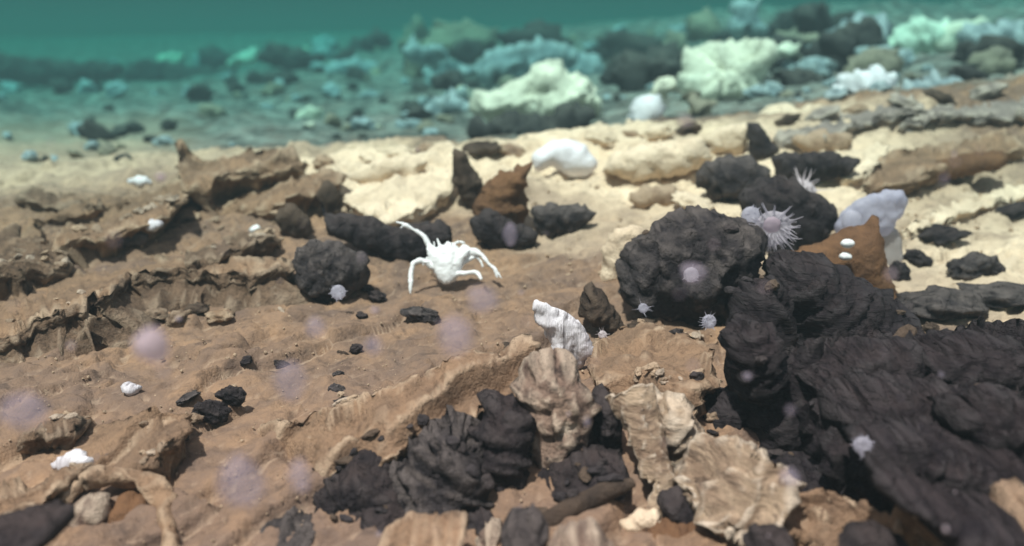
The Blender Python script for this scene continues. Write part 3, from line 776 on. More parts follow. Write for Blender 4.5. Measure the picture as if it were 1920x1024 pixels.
rock('boulder', [(1030,1035),(1060,1003),(1110,1000),(1150,1020),(1150,1045),(1035,1045)], 'mottled_rock', 'pale mottled stone on the bottom edge under the stick', seed=67, lift=0.04, depth=.02, step=6)
rock('boulder', [(455,1040),(470,1000),(540,970),(600,985),(600,1040)], 'grey_rock', 'dark stone left of the dark foreground heap at the bottom', seed=68, Y=.625, depth=.04, step=6)

# arch and fragments bottom left
swept('crust_arch', [(112,1000,.64,16),(118,945,.655,18),(150,905,.675,22),(215,888,.69,20),(280,905,.685,22),(312,955,.66,20),(330,1040,.61,20)], 'crust',
      'tan horseshoe arch of crust at the bottom left', 'crust arch', seed=5, rough=.008, n=16)
rock('boulder', [(190,1040),(192,965),(230,935),(275,945),(300,990),(305,1040)], 'brown_rock', 'orange brown stone inside the tan arch', seed=70, Y=.655, depth=.03, step=6)
rock('boulder', [(130,975),(150,940),(190,935),(200,975),(195,1035),(140,1035)], 'mottled_rock', 'mottled pale lump inside the left side of the tan arch', seed=71, Y=.65, depth=.02, step=6)
rock('boulder', [(-30,1030),(-30,990),(50,972),(108,975),(115,1000),(60,1025)], 'black_rock', 'black lump standing in for the dark gap in the bottom left corner', seed=72, lift=0.05, depth=.03, step=6)  # the dark below the tan slab, made as a black lump
rock('shell_piece', [(95,875),(120,852),(140,848),(165,868),(160,886),(125,890)], 'white_tissue', 'bright bluish white chip on the slab above the tan arch', cat='chip', seed=73, depth=.008, step=5, amp=3)
rock('shell_piece', [(234,728),(250,721),(266,725),(262,738),(246,744)], 'white_tissue', 'small bright white chip lying alone on the tan sediment', cat='chip', seed=74, depth=.006, step=4, amp=2)
rock('shell_piece', [(270,420),(285,412),(305,418),(300,432),(278,434)], 'white_tissue', 'white and pink chip beside the gap of the long tan slab', cat='chip', seed=75, lift=.035, depth=.008, step=4, amp=3)
rock('shell_piece', [(462,433),(478,426),(497,428),(495,434),(470,437)], 'shell_white', 'thin white sliver on the small crumbly ledge', cat='chip', seed=76, depth=.006, step=4, amp=1)
rock('shell_piece', [(235,340),(262,330),(290,340),(270,352)], 'white_rock', 'white chip in front of the orange block at far left', cat='chip', seed=77, depth=.012, step=5, amp=2)
rock('boulder', [(165,462),(190,440),(240,430),(280,438),(270,458),(215,468)], 'grey_rock', 'dark rock wedged in the gap under the long tan slab', seed=78, step=6)
rock('boulder', [(345,368),(370,345),(430,335),(500,312),(562,305),(565,325),(480,355),(400,372)], 'black_rock', 'black rock filling the hollow under the orange block', seed=79, step=6)
rock('boulder', [(518,405),(540,385),(570,398),(585,440),(560,448),(530,430)], 'dark_brown_rock', 'dark brown lump in place of the shaded hole under the pale lip, left of the long black rock', seed=80, step=6)  # dark lump added for the shade in the hole below the lip
rock('boulder', [(595,365),(610,340),(630,350),(640,400),(615,412)], 'dark_brown_rock', 'brown upright stone at the left tip of the long black rock', seed=81, step=5)

# torn white growth
tw = rock('torn_growth', [(994,578),(1002,562),(1030,568),(1068,588),(1094,608),(1104,640),(1112,662),(1096,684),(1070,700),(1046,690),(1036,650),(1018,615),(1004,594)], 'white_tissue',
     'torn white growth standing on the tan crust in the centre', cat='dead sponge', seed=82, Y=.93, depth=.008, amp=9, step=4, rough=.0035, freq=70, fac=0)

# ------------------------------------------------------------------ loose stones that can be told apart
for i, (u, v, w, h, m, lab) in enumerate([
    (790,604,56,32,'grey_rock','oval dark stone on the tan sediment below the squat lobster'),
    (710,566,36,18,'black_rock','flat dark pebble below the foot of the squat lobster leg'),
    (684,547,34,14,'black_rock','thin dark pebble right beside the rounded grey boulder'),
    (677,597,22,14,'black_rock','tiny dark pebble midway between grey boulder and oval dark stone'),
    (668,666,26,22,'black_rock','round black pebble alone on the tan sediment'),
    (642,668,20,10,'dark_brown_rock','tiny brown pebble left of the round black pebble'),
    (634,708,22,12,'grey_rock','upper of two small stones under the round black pebble'),
    (628,738,34,16,'grey_rock','lower of two small stones under the round black pebble'),
    (458,682,34,14,'black_rock','flat dark pebble left of its twin on the middle sediment'),
    (527,688,30,12,'black_rock','flat dark pebble right of its twin on the middle sediment'),
    (395,792,60,46,'black_rock','lumpy black stone at the edge of the flat greyish plate'),
    (435,758,50,36,'black_rock','black stone resting on top of the lumpy black stone'),
    (655,764,56,12,'black_rock','slim black sliver lying along the broad tan mound'),
    (345,752,60,10,'grey_rock','slim grey sliver left of the lumpy black stone'),
    (1277,650,34,26,'black_rock','black pebble on the tan shelf under the big round rock'),
    (1765,456,80,36,'black_rock','peaked black stone on the pale sediment right of the sponge'),
    (1725,498,50,28,'black_rock','black stone just below the peaked black stone'),
    (1688,522,40,34,'black_rock','black stone touching the right foot of the sponge'),
    (1835,520,84,44,'grey_rock','grey topped black stone near the right side'),
    (1868,512,30,22,'black_rock','small black stone leaning on the grey topped stone'),
    (1890,572,130,38,'grey_rock','long dark stone cut by the right edge'),
    (1745,628,28,30,'dark_brown_rock','small brown stone above the biggest layered rock'),
    (1775,600,150,54,'grey_rock','long dark bolster shaped stone right of the layered rock'),
    (1900,405,70,22,'black_rock','thin black stone on the pale plate at the right edge'),
    (1258,325,44,34,'dark_brown_rock','dark round stone set in the cream sediment'),
    (1300,395,80,30,'crust_pale','pale lump on the top of the big round rock'),
    (560,440,60,22,'crust','tan lump in front of the long black rock'),
    ]):
    stone('stone', u, v, w, h, m, lab, seed=100 + i, sub=4)
for i, (u, v, w, h, m) in enumerate([(610,318,44,26,'crust'),(690,306,36,18,'crust_pale'),(745,298,50,26,'crust_pale'),(800,288,34,20,'crust'),(905,292,60,30,'dark_brown_rock'),(960,290,48,24,'crust'),
        (1130,268,50,24,'crust_pale'),(1185,262,36,18,'crust'),(1235,256,54,26,'crust_pale'),(1290,250,44,22,'dark_brown_rock'),(1480,232,40,20,'dark_brown_rock'),(1545,226,56,26,'crust_grey'),
        (1610,216,40,22,'crust'),(1700,202,60,24,'crust_grey'),(1770,192,50,22,'dark_brown_rock'),(1850,182,60,26,'crust_grey'),(560,322,40,20,'crust'),(860,300,30,22,'crust_pale')]):
    stone('crest_stone', u, v, w, h, m, 'broken stone lying along the crest of the sediment ridge', group='stones along the ridge crest', seed=600 + i, sub=3, bury=.4, bumps=.4)
for i, (u, v, w, h) in enumerate([(285,440,30,22),(322,436,34,24),(300,425,22,14),(345,420,26,16),(90,500,40,26),(60,520,34,24),(40,545,30,20),
                                  (110,520,26,16),(290,600,40,30),(330,610,44,34),(370,590,40,26),(305,575,34,30),(270,590,26,20),(410,600,46,26),
                                  (100,805,30,18),(60,830,36,22),(130,800,26,14),(365,790,24,16),(340,830,22,16),(925,700,40,24),(880,720,34,18),(960,660,36,24),
                                  (1200,620,40,28),(1240,640,34,24),(1310,680,36,26),(1300,720,30,24),(1340,790,34,26),(1290,800,30,20),(1180,660,34,22),(1150,660,30,18)]):
    stone('crust_fragment', u, v, w * 1.1, h * .8, random.choice(['crust', 'crust_face', 'crust_face', 'dark_brown_rock']), 'small broken piece of tan crust lying with others along the crust edges',
          cat='fragment', group='broken pieces of tan crust', seed=300 + i, sub=3, facets=7, bumps=.5)

def scatter(name, spots, mats, label, cat, group, seed, sizes):
    rs = np.random.RandomState(seed); ms = []
    for m in mats:
        for k_ in range(4):
            V, F = stone_verts(seed * 7 + k_ * 11 + len(ms), 2, 11, .22)
            me = bpy.data.meshes.new(name); me.from_pydata((V * np.array([1, .8, .6])).tolist(), [], F)
            me.materials.append(MATS[m]); ms.append(me)
    spots = np.array(spots); g_ = hit(spots[:, 0], spots[:, 1])
    dg = bpy.context.evaluated_depsgraph_get()
    for g in g_:                                    # settle on whatever plate or rock lies there
        h_ = SC.ray_cast(dg, Vector((g[0], g[1], g[2] + .13)), Vector((0, 0, -1)), distance=.2)
        if h_[0]: g[2] = h_[1].z
    for g in g_:
        o = bpy.data.objects.new(name, ms[rs.randint(len(ms))]); COL.objects.link(o)
        r = rs.uniform(*sizes) * g[1] / FPX * .5
        o.scale = (r * rs.uniform(.8, 1.7), r, r * rs.uniform(.7, 1.2)); o.location = (g[0], g[1], g[2] + r * .25)
        o.rotation_euler = (rs.uniform(-.5, .5), rs.uniform(-.5, .5), rs.uniform(0, 6.3))
        tag(o, label, cat, group)
rs = np.random.RandomState(5)
def around(lines, n, sp):
    out = []
    for _ in range(n):
        l = lines[rs.randint(len(lines))]; k_ = rs.randint(len(l) - 1); t = rs.rand()
        out.append((l[k_][0] * (1 - t) + l[k_ + 1][0] * t + rs.normal() * sp, l[k_][1] * (1 - t) + l[k_ + 1][1] * t + rs.normal() * sp * .6))
    return out
scatter('crust_fragment', around([[(0,640),(110,610),(240,600),(540,590)], [(100,475),(290,445),(350,420),(520,400)], [(60,820),(180,800),(300,860)], [(0,520),(120,505)],
        [(570,790),(700,760),(1000,640)], [(1120,650),(1330,640)], [(1180,740),(1330,780)], [(360,500),(520,450)], [(150,900),(330,900)]], 100, 16),
        ['crust', 'crust_face', 'mottled_rock'], 'small broken piece of tan crust lying with others along the crust edges', 'fragment', 'broken pieces of tan crust', 21, (8, 30))
scatter('rock_fragment', around([[(1300,740),(1400,870),(1600,900)], [(1380,600),(1480,740)], [(600,960),(980,960)], [(860,960),(1000,960)], [(600,900),(800,850)], [(1700,640),(1900,650)], [(1480,700),(1900,940)], [(1180,600),(1380,640)], [(990,930),(1180,920)]], 64, 22),
        ['black_rock', 'layered_rock', 'dark_brown_rock'], 'small black rock fragment lying with others around the black rocks', 'fragment', 'black rock fragments', 22, (14, 44))

# ------------------------------------------------------------------ far boulders
for args in [
    ('cream_boulder', 'large cream boulder with a rounded top beyond the ridge', [(898,205),(920,165),(960,150),(1000,134),(1042,127),(1092,148),(1124,186),(1134,206),(1090,218),(1040,230),(980,226),(915,228)], 2.6),
    ('stone_dark', 'dark rock under the large cream boulder', [(898,238),(950,216),(1040,218),(1112,205),(1108,242),(1062,280),(1000,296),(950,286)], 2.5),
    ('cream_boulder', 'pale lumpy outcrop beyond the right half of the ridge', [(1288,150),(1308,102),(1340,84),(1400,78),(1432,95),(1428,150),(1464,182),(1444,214),(1390,220),(1340,205),(1300,190)], 2.65),
    ('cream_boulder', 'small pale stone right of the pale lumpy outcrop', [(1452,95),(1480,68),(1514,78),(1505,112),(1465,118)], 2.9),
    ('mint_rock', 'bright mint coloured rock near the top right', [(1638,78),(1680,50),(1760,42),(1815,55),(1762,92),(1700,106),(1650,106)], 3.1),
    ('white_rock', 'white torn looking rock behind the right ridge', [(1556,182),(1600,156),(1640,133),(1668,150),(1652,182),(1620,194),(1570,196)], 2.4),
    ('crust_pale', 'cream lump behind the dark upright rock', [(1424,228),(1480,212),(1545,224),(1505,264),(1450,268)], 2.2),
    ('stone_dark', 'flat dark rock right of the pale lumpy outcrop', [(1438,132),(1500,125),(1545,136),(1562,168),(1490,172)], 2.7),
    ('stone_dark', 'dark rock left of the mint coloured rock', [(1535,70),(1580,45),(1635,52),(1645,100),(1560,112)], 2.85),
    ('cream_boulder', 'curved grey pillar beyond the ridge', [(1198,185),(1226,148),(1272,132),(1285,172),(1238,192),(1232,240),(1198,238)], 2.45),
    ('white_rock', 'white knob at the foot of the curved grey pillar', [(1198,205),(1215,195),(1232,205),(1232,235),(1208,240)], 2.35),
    ('stone_tan', 'brown hump behind the curved grey pillar', [(1270,200),(1290,150),(1315,175),(1345,215),(1330,250),(1280,245)], 2.45),
    ('stone_blue', 'grey blue hump at the upper right behind the tan ledge', [(1640,190),(1700,150),(1800,145),(1900,160),(1935,200),(1850,225),(1700,225)], 2.35),
    ('stone_blue', 'tall bluish rock near the top, left of centre', [(765,95),(775,60),(790,85),(830,82),(838,105),(815,130),(785,122)], 3.9),
    ('stone_blue', 'pale blue rock on the far slope behind the rubble', [(605,135),(640,110),(700,118),(720,140),(680,155),(620,155)], 4.4),
    ('mint_rock', 'bright green pointed stone on the far left slope', [(420,122),(455,98),(478,90),(482,118),(455,126)], 5.2),
    ('stone_dark', 'big dark rock on the far slope above the rubble', [(480,110),(505,85),(560,88),(610,112),(590,130),(520,128)], 4.8),
    ('stone_blue', 'grey slab standing on the far right slope', [(1370,60),(1380,10),(1420,0),(1430,60),(1410,80)], 3.6),
    ('stone_dark', 'long low dark mound on the far left slope near the open water', [(-60,150),(-40,100),(60,108),(150,116),(200,112),(230,122),(220,150),(60,160)], 5.0),
    ('stone_dark', 'dark mound in the haze right of the long low dark mound', [(225,150),(240,122),(290,108),(330,120),(390,128),(470,134),(460,155),(330,165)], 5.4),
    ('stone_dark', 'dark hump on the top edge of the far right slope', [(1440,60),(1470,20),(1540,5),(1580,40),(1540,70),(1470,75)], 3.7),
    ('stone_blue', 'wide teal grey hump in the top right corner', [(1780,110),(1820,70),(1900,60),(1960,90),(1960,140),(1850,140)], 3.0),
    ('stone_dark', 'dark hump on the far slope behind the cream boulder', [(1130,150),(1170,110),(1240,95),(1280,120),(1250,160),(1180,170)], 3.0),
    ('stone_blue', 'broad grey blue hump behind the cream boulder', [(860,140),(930,95),(1040,80),(1120,110),(1130,160),(1000,160)], 3.6),
    ('stone_dark', 'dark boulder left of the large cream boulder', [(805,150),(830,130),(865,140),(885,165),(850,180),(815,175)], 3.4),
    ('stone_blue', 'smooth blue grey stone left of the large cream boulder', [(795,205),(830,185),(870,190),(885,215),(850,230),(800,225)], 2.9),
    ]:
    m, lab, pts, Y = args
    rock('boulder', pts, m, lab, seed=200 + len(lab), Y=deep(Y), step=5, amp=5, rough=.022, freq=9, fac=.45, cell=.11)

# ------------------------------------------------------------------ rubble on the far slope: every stone its own object
protos = {}
for m in ('stone_blue', 'stone_dark', 'stone_tan', 'cream_boulder'):
    protos[m] = []
    for s in range(5):
        V, F = stone_verts(500 + s * 13 + len(m), 3, 7, .5)
        me = bpy.data.meshes.new('rubble_stone'); me.from_pydata((V * np.array([1, .85, .75])).tolist(), [], F)
        me.polygons.foreach_set('use_smooth', [True] * len(me.polygons)); me.materials.append(MATS[m]); protos[m].append(me)
RL = {'stone_blue': ('bluish grey rubble stone among others on the far slope', 'bluish rubble on the far slope'),
      'stone_dark': ('dark rubble stone among others on the far slope', 'dark rubble on the far slope'),
      'stone_tan': ('tan grey rubble stone among others on the far slope', 'tan rubble on the far slope'),
      'cream_boulder': ('pale rubble stone among others on the far slope', 'pale rubble on the far slope')}
rs = np.random.RandomState(11)
UV = []
while len(UV) < 300:
    u = rs.uniform(-20, 1930); v = rs.uniform(60, 330)
    if u < 420 and v < 98: continue
    if v > 300 - max(0, u - 500) * .02 and u > 540: continue
    if u > 880 and v > 200: continue
    if u < 450 and v > 170 and rs.rand() < .45: continue
    if u > 900 and rs.rand() < .3: continue
    if v < 70 and u < 1100: continue
    UV.append((u, v))
UV = np.array(UV)
H = hit(UV[:, 0], UV[:, 1])
for (u, v), g in zip(UV, H):
    if g[1] < 2.25 or g[1] > 11.9: continue
    kind = rs.choice(['stone_blue', 'stone_dark', 'stone_tan', 'cream_boulder'], p=[.36, .42, .17, .05])
    if u < 420 and v > 200: kind = rs.choice(['stone_dark', 'stone_tan', 'stone_blue'], p=[.5, .3, .2])
    me = protos[kind][rs.randint(5)]
    o = bpy.data.objects.new('rubble_stone', me); COL.objects.link(o)
    px = rs.choice([rs.uniform(14, 26), rs.uniform(22, 50)])
    if u > 700 and v < 150 and rs.rand() < .5: px = rs.uniform(50, 105)
    r = px * g[1] / FPX * .5
    o.scale = (r * rs.uniform(.8, 1.6), r * rs.uniform(.8, 1.2), r * rs.uniform(.7, 1.2))
    o.rotation_euler = (rs.uniform(-.4, .4), rs.uniform(-.5, .5), rs.uniform(0, 6.3))
    o.location = (g[0], g[1], g[2] + r * .35)
    tag(o, RL[kind][0], 'stone', RL[kind][1])

# ------------------------------------------------------------------ grit on the sediment (uncountable)
def build_grit():
    rs = np.random.RandomState(3)
    n = 3000
    u = rs.uniform(-60, 1980, n); v = rs.uniform(330, 1060, n)
    g = hit(u, v)
    V0, F0 = ICO[1]
    V, F = [], []
    for i in range(n):
        r = g[i, 1] / FPX * rs.choice([1.2, 1.8, 2.6, 4.0], p=[.4, .33, .2, .07])
        W = V0 * r * rs.uniform(.6, 1.4, (1, 3)) * (1 + .3 * rs.uniform(-1, 1, (len(V0), 1)))
        F += [(a + len(V) * 1, b + len(V), c + len(V)) for a, b, c in F0]
        V += (W + g[i] + np.array([0, 0, r * .4])).tolist()
    o = link_mesh('sediment_grit', V, F, 'crust', origin=(0, 0, 0))
    tag(o, kind='stuff'); o['label'] = 'fine brown grit scattered over the tan sediment'
build_grit()

# ------------------------------------------------------------------ anemones
def anemone(name, u, v, r_px, Y, mat, label, n_t=34, length=1.1, face=(0, -1, .35), seed=0, col_h=.7, disc=.62):
    """a squat column whose crown of tentacles grows out of the same skin"""
    rs = random.Random(seed)
    c = pt(u, v, Y); R = r_px * Y / FPX
    bm = bmesh.new()
    bmesh.ops.create_uvsphere(bm, u_segments=20, v_segments=12, radius=1)
    for vv in bm.verts:
        x, y, z = vv.co
        if z < 0:
            vv.co.z = z * (col_h * 1.6); vv.co.x *= 1 + .15 * z * z; vv.co.y *= 1 + .15 * z * z
        else: vv.co.z = z * .45 - .12 * max(0, 1 - (x * x + y * y) * 3)
    bm.faces.ensure_lookup_table(); bm.normal_update()
    cand = [f for f in bm.faces if -.12 < f.calc_center_median().z < .42 and len(f.verts) == 4]
    rs.shuffle(cand)
    for f in cand[:n_t]:
        ctr = f.calc_center_median(); d = Vector((ctr.x, ctr.y, ctr.z * 1.2 + .10)).normalized()
        d = (d + Vector((rs.uniform(-.15, .15), rs.uniform(-.15, .15), rs.uniform(-.1, .25)))).normalized()
        L = length * rs.uniform(.75, 1.25); cur = f; steps = 5; prevc = ctr
        for k_ in range(steps):
            ext = bmesh.ops.extrude_discrete_faces(bm, faces=[cur])
            cur = ext['faces'][0]
            d = (d + Vector((rs.uniform(-.2, .2), rs.uniform(-.2, .2), rs.uniform(-.16, .12)))).normalized()
            c2 = cur.calc_center_median(); s_ = .76 if k_ else .4
            for vv in cur.verts: vv.co = c2 + (vv.co - c2) * s_ + d * (L / steps)
    me = bpy.data.meshes.new(name)
    for vv in bm.verts: vv.co *= R * disc
    bmesh.ops.recalc_face_normals(bm, faces=bm.faces)
    bm.to_mesh(me); bm.free()
    me.polygons.foreach_set('use_smooth', [True] * len(me.polygons)); me.materials.append(MATS[mat])
    o = bpy.data.objects.new(name, me); COL.objects.link(o)
    o.location = c; o.rotation_euler = Vector(face).to_track_quat('Z', 'Y').to_euler()
    sub = o.modifiers.new('sub', 'SUBSURF'); sub.levels = 1; sub.render_levels = 1
    return tag(o, label, 'anemone')
anemone('sea_anemone', 1450, 428, 54, 1.15, 'anemone_lavender', 'large lavender sea anemone with spread tentacles on the black rock', n_t=52, length=.72, seed=1, face=(-.05, -1, -.05), disc=.62)
anemone('sea_anemone', 1508, 352, 38, 1.45, 'anemone_pale', 'pale pink sea anemone with upright tentacles behind the craggy black rock', n_t=26, seed=2, face=(.25, -.35, 1))
anemone('sea_anemone', 1408, 405, 30, 1.18, 'anemone_white', 'closed bluish white sea anemone left of the large lavender one', n_t=14, length=.35, seed=3)
anemone('sea_anemone', 1330, 603, 26, 1.0, 'anemone_white', 'small white sea anemone at the foot of the big round rock', n_t=30, length=.6, seed=4, disc=.55)
anemone('sea_anemone', 1618, 836, 32, float(hit([1618], [850], .075)[0, 1]) - .01, 'anemone_white', 'fuzzy bluish white sea anemone on the biggest layered rock', n_t=46, length=.55, seed=5, disc=.6)
anemone('sea_anemone', 1206, 578, 22, 1.04, 'anemone_white', 'small bluish sea anemone with few arms on the left foot of the big round rock', n_t=9, length=1.3, seed=6, disc=.45)
anemone('sea_anemone', 1130, 628, 14, .98, 'anemone_pale', 'tiny starry sea anemone right of the torn white growth', n_t=12, length=1.1, seed=7)
anemone('sea_anemone', 1296, 515, 24, 1.035, 'anemone_lavender', 'faint round lavender sea anemone on the face of the big round rock', n_t=14, length=.4, seed=8)
anemone('sea_anemone', 634, 548, 24, 1.12, 'anemone_white', 'soft bluish sea anemone on the foot of the rounded grey boulder', n_t=18, length=.4, seed=9)

big = bpy.data.objects['sea_anemone']
V, F = ICO[3]
c = pt(1450, 424, 1.115)
link_mesh('oral_disc', V * np.array([.0115, .005, .0105]) * (1 + .22 * fbm(V * 4, 3, 4))[:, None] + c + np.array([0, .0075, 0]), F, 'anemone_pink', parent=None)
disc_ob = bpy.data.objects['oral_disc']; disc_ob.parent = big; disc_ob.matrix_parent_inverse = (__import__('mathutils').Matrix.LocRotScale(big.location, big.rotation_euler, None)).inverted()
def ell(cx, cy, rx, ry, n=14): return [(cx + rx * math.cos(2 * math.pi * i / n), cy + ry * math.sin(2 * math.pi * i / n)) for i in range(n)]
# lavender sponge: two lobes behind the brown peak, two white polyps on the brown rock
sp = bpy.data.objects.new('lobed_sponge', None); COL.objects.link(sp)
sp.location = Vector(pt(1650, 560, 1.42))
tag(sp, 'thin lavender lobed sponge standing behind the orange brown peak', 'sponge')
rock('upper_lobe', [(1565,425),(1578,398),(1605,378),(1640,362),(1668,355),(1690,360),(1700,378),(1694,400),(1676,420),(1665,445),(1625,460),(1580,455)], 'sponge_lavender', None, Y=1.36, depth=.012, seed=90, amp=3, step=5, rough=.005, freq=60, parent=sp, fac=0)
rock('lower_lobe', [(1640,440),(1660,425),(1682,428),(1693,450),(1692,485),(1680,515),(1668,545),(1650,560),(1635,500)], 'sponge_grey', None, Y=1.37, depth=.012, seed=91, amp=2, step=5, rough=.002, parent=sp, fac=0)
rock('round_lobe', ell(1598,418,21,25), 'anemone_white', None, Y=1.33, depth=.012, seed=92, amp=1, step=5, rough=.001, parent=sp, fac=0)
rock('polyp', ell(1589,457,14,9), 'shell_white', 'upper of two white polyps on the orange brown peak', cat='polyp', Y=1.165, depth=.006, seed=93, amp=1, step=4, rough=.001, fac=0)
rock('polyp', ell(1586,481,12,7), 'shell_white', 'lower of two white polyps on the orange brown peak', cat='polyp', Y=1.165, depth=.006, seed=94, amp=1, step=4, rough=.001, fac=0)

# ------------------------------------------------------------------ the squat lobster
def squat_lobster():
    Y0 = float(hit([834], [540])[0, 1]) - .01
    s = Y0 / FPX
    def Z(zx, zy, dy=0.0): return pt(720 + zx / 6.02, 400 + zy / 6.02, Y0 + dy * .6 + (780 - np.asarray(zy, float)) / 6.02 * s * .35)
    Vs, Fs = [], []
    def add(V, F):
        n0 = sum(len(v) for v in Vs); Vs.append(np.asarray(V)); Fs.extend([tuple(i + n0 for i in f) for f in F])
    def limb(*pts):
        add(*tube([Z(a, b, c) for a, b, c, r in pts], [r / 6.02 * s * .86 for a, b, c, r in pts], 10, smooth=1))
    # carapace and abdomen: broad shoulders, a spiny front, narrowing to the folded tail
    out = np.array([(478,388),(540,372),(600,394),(640,366),(690,345),(720,312),(750,340),(800,345),(850,405),(900,352),(960,385),(990,410),(960,475),(900,565),(862,640),(842,700),(800,752),(740,790),(680,796),(622,752),(566,665),(540,590),(505,500)], float)
    o = densify([(a, b, 0) for a, b in out], 16, 4, 2)[:, :2]
    P, F = fill(o, 22); d = edge_dist(P, o); d[:len(o)] = 0; R = d.max()
    t = (22 + 100 * np.sqrt(np.clip(1 - (1 - d / R) ** 2, 0, 1))) / 6.02 * s
    Q = Z(P[:, 0], P[:, 1])
    n = len(P); isb = d < 1e-6; isb[:len(o)] = True
    idx = np.arange(n) + n; fr, bk = Q.copy(), Q.copy(); fr[:, 1] -= t; bk[:, 1] += t
    bl = boundary_loop(F)
    add(np.vstack([fr, bk]), list(F) + [tuple(i + n for i in reversed(f)) for f in F] + [(bl[i], bl[(i + 1) % len(bl)], bl[(i + 1) % len(bl)] + n, bl[i] + n) for i in range(len(bl))])
    # raised claw arm
    limb((600,470,0,34),(545,400,.008,34),(505,355,.012,32),(480,300,.012,32),(430,235,.012,30),(340,188,.012,22),(240,135,.012,26))
    limb((240,135,.012,22),(195,110,.012,17),(135,102,.012,7)); limb((235,140,.012,18),(205,148,.01,11),(188,170,.008,6))
    # the other claw arm bends down to the right
    limb((820,470,.0,66),(930,440,.004,62),(1050,440,.0,52),(1110,480,-.004,26),(1170,560,-.008,22),(1240,620,-.01,32))
    limb((1240,620,-.01,28),(1290,680,-.013,19),(1328,732,-.016,8)); limb((1240,630,-.01,22),(1262,690,-.012,12),(1282,728,-.014,6))
    # walking legs
    limb((600,640,-.008,32),(520,590,-.012,34),(470,545,-.014,40),(410,528,-.016,40),(335,560,-.02,30),(306,650,-.024,27),(298,790,-.03,23),(300,915,-.035,10))
    limb((790,690,-.01,34),(900,676,-.015,28),(1000,660,-.02,25),(1065,680,-.024,26),(1098,748,-.03,14))
    limb((850,570,.0,36),(950,525,.0,34),(1035,480,.003,28),(1090,535,.002,15),(1115,605,-.002,9))
    limb((575,560,.015,30),(520,505,.025,24),(470,520,.03,18),(440,590,.03,9))
    # feelers and fringe
    limb((640,380,.0,20),(612,320,.002,12),(600,285,.004,7)); limb((560,395,.0,16),(570,345,.002,9),(560,320,.004,6)); limb((780,350,.0,16),(850,318,.004,8),(905,335,.004,6))
    V = np.vstack(Vs)
    base = Z(690, 800); base[2] = float(ground(base[0], base[1])[0])
    o = link_mesh('squat_lobster', V, Fs, 'shell_white', origin=base)
    md = o.modifiers.new('remesh', 'REMESH'); md.mode = 'VOXEL'; md.voxel_size = s * 1.15; md.use_smooth_shade = True
    dg = bpy.context.evaluated_depsgraph_get()
    m2 = bpy.data.meshes.new_from_object(o.evaluated_get(dg)); o.modifiers.clear(); o.data = m2
    if not m2.materials: m2.materials.append(MATS['shell_white'])
    bm = bmesh.new(); bm.from_mesh(m2)
    bmesh.ops.smooth_vert(bm, verts=bm.verts, factor=.5, use_axis_x=True, use_axis_y=True, use_axis_z=True)
    bm.normal_update()
    co = np.array([tuple(v.co) for v in bm.verts]); N = np.array([tuple(v.normal) for v in bm.verts])
    co = co + N * (.0011 * fbm(co * 130, 3, 1) + .0012 * fbm(co * 60, 2, 3, ridged=True))[:, None]
    bm.to_mesh(m2); bm.free()
    m2.vertices.foreach_set('co', co.ravel())
    m2.polygons.foreach_set('use_smooth', [True] * len(m2.polygons)); m2.update()
    tag(o, 'white squat lobster with one long claw arm raised to the left', 'squat lobster')
    for zx in (680, 765):
        p = Z(zx, 352, -.018); V, F = ICO[2]
        link_mesh('eye', V * 9 / 6.02 * s + p, F, 'eye', parent=o)
squat_lobster()

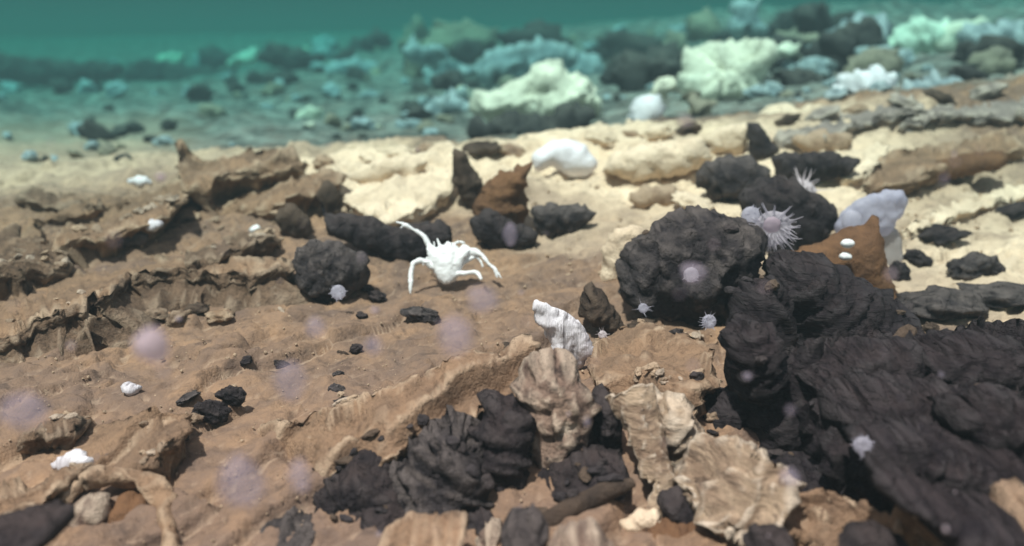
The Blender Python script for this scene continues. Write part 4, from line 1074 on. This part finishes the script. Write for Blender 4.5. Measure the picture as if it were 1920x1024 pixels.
# ------------------------------------------------------------------ drifting marine snow close to the lens
for i, (u, v, r, Y, m, lab) in enumerate([
    (283,648,34,.36,'snow','largest round pale flake drifting over the left sediment'),
    (45,768,38,.34,'snow_thin','faint wide flake drifting at the left edge'),
    (562,890,32,.36,'snow_thin','faint bluish flake left of the dark foreground heap'),
    (448,900,44,.34,'snow_thin','very faint wide flake over the lower left sediment'),
    (905,560,26,.42,'snow_thin','faint flake drifting right below the squat lobster'),
    (855,630,44,.36,'snow_thin','wide faint flake below and right of the oval dark stone'),
    (592,614,16,.45,'snow_thin','small faint flake below the rounded grey boulder'),
    (545,712,34,.38,'snow_thin','faint flake drifting over the middle left sediment'),
    (700,650,20,.42,'snow_thin','small faint flake right of the round black pebble'),
    (1300,510,20,.5,'snow_thin','faint flake in front of the big round rock'),
    (955,440,18,.6,'snow_thin','faint flake in front of the low black rock'),
    (1480,895,18,.45,'snow_thin','tiny faint flake in front of the black log'),
    ]):
    V, F = ICO[3]
    c = pt(u, v, Y); R = r * Y / FPX
    V = V * R * np.array([1 + .25 * math.sin(i * 2.3), 1, 1 - .2 * math.sin(i * 1.7)]) * (1 + .35 * fbm(V * 1.4 + i * 9, 3, 40 + i))[:, None] + c
    tag(link_mesh('snow_flake', V, F, m), lab, 'marine snow', 'marine snow drifting near the lens')

rs = np.random.RandomState(77)
for i in range(60):
    u, v, Y, r = rs.uniform(0, 1920), rs.uniform(150, 1010), rs.uniform(.3, .6), rs.choice([rs.uniform(2, 4), rs.uniform(4, 9)])
    g = float(hit([u], [v])[0, 1])
    Y = min(Y, g * .8)
    V, F = ICO[2]
    R = r * Y / FPX
    V = V * R * rs.uniform(.6, 1.3, (1, 3)) * (1 + .3 * fbm(V * 1.7 + i * 9, 3, 40 + i))[:, None] + pt(u, v, Y)
    tag(link_mesh('snow_speck', V, F, 'snow' if rs.rand() < .4 else 'snow_thin'), 'tiny pale speck of marine snow drifting among many others', 'marine snow', 'tiny marine snow specks')

# ------------------------------------------------------------------ the water itself
def build_haze():
    bm = bmesh.new(); bmesh.ops.create_cube(bm, size=1)
    x0, x1, y0, y1, z0, z1 = -48, 48, -1.5, 46, -1.6, .85
    for v in bm.verts:
        v.co = ((x0 + x1) / 2 + v.co.x * (x1 - x0), (y0 + y1) / 2 + v.co.y * (y1 - y0), (z0 + z1) / 2 + v.co.z * (z1 - z0))
    me = bpy.data.meshes.new('haze'); bm.to_mesh(me); bm.free()
    o = bpy.data.objects.new('haze', me); COL.objects.link(o)
    m = bpy.data.materials.new('haze'); m.use_nodes = True; nt = m.node_tree; nt.nodes.clear()
    out = nd(nt, 'ShaderNodeOutputMaterial'); vol = nd(nt, 'ShaderNodeVolumePrincipled')
    vol.inputs['Color'].default_value = (.055, .08, .09, 1)
    vol.inputs['Absorption Color'].default_value = (.0, .56, .47, 1)
    vol.inputs['Density'].default_value = .255
    vol.inputs['Anisotropy'].default_value = .0
    nt.links.new(vol.outputs[0], out.inputs['Volume']); me.materials.append(m)
    tag(o, kind='stuff')
build_haze()
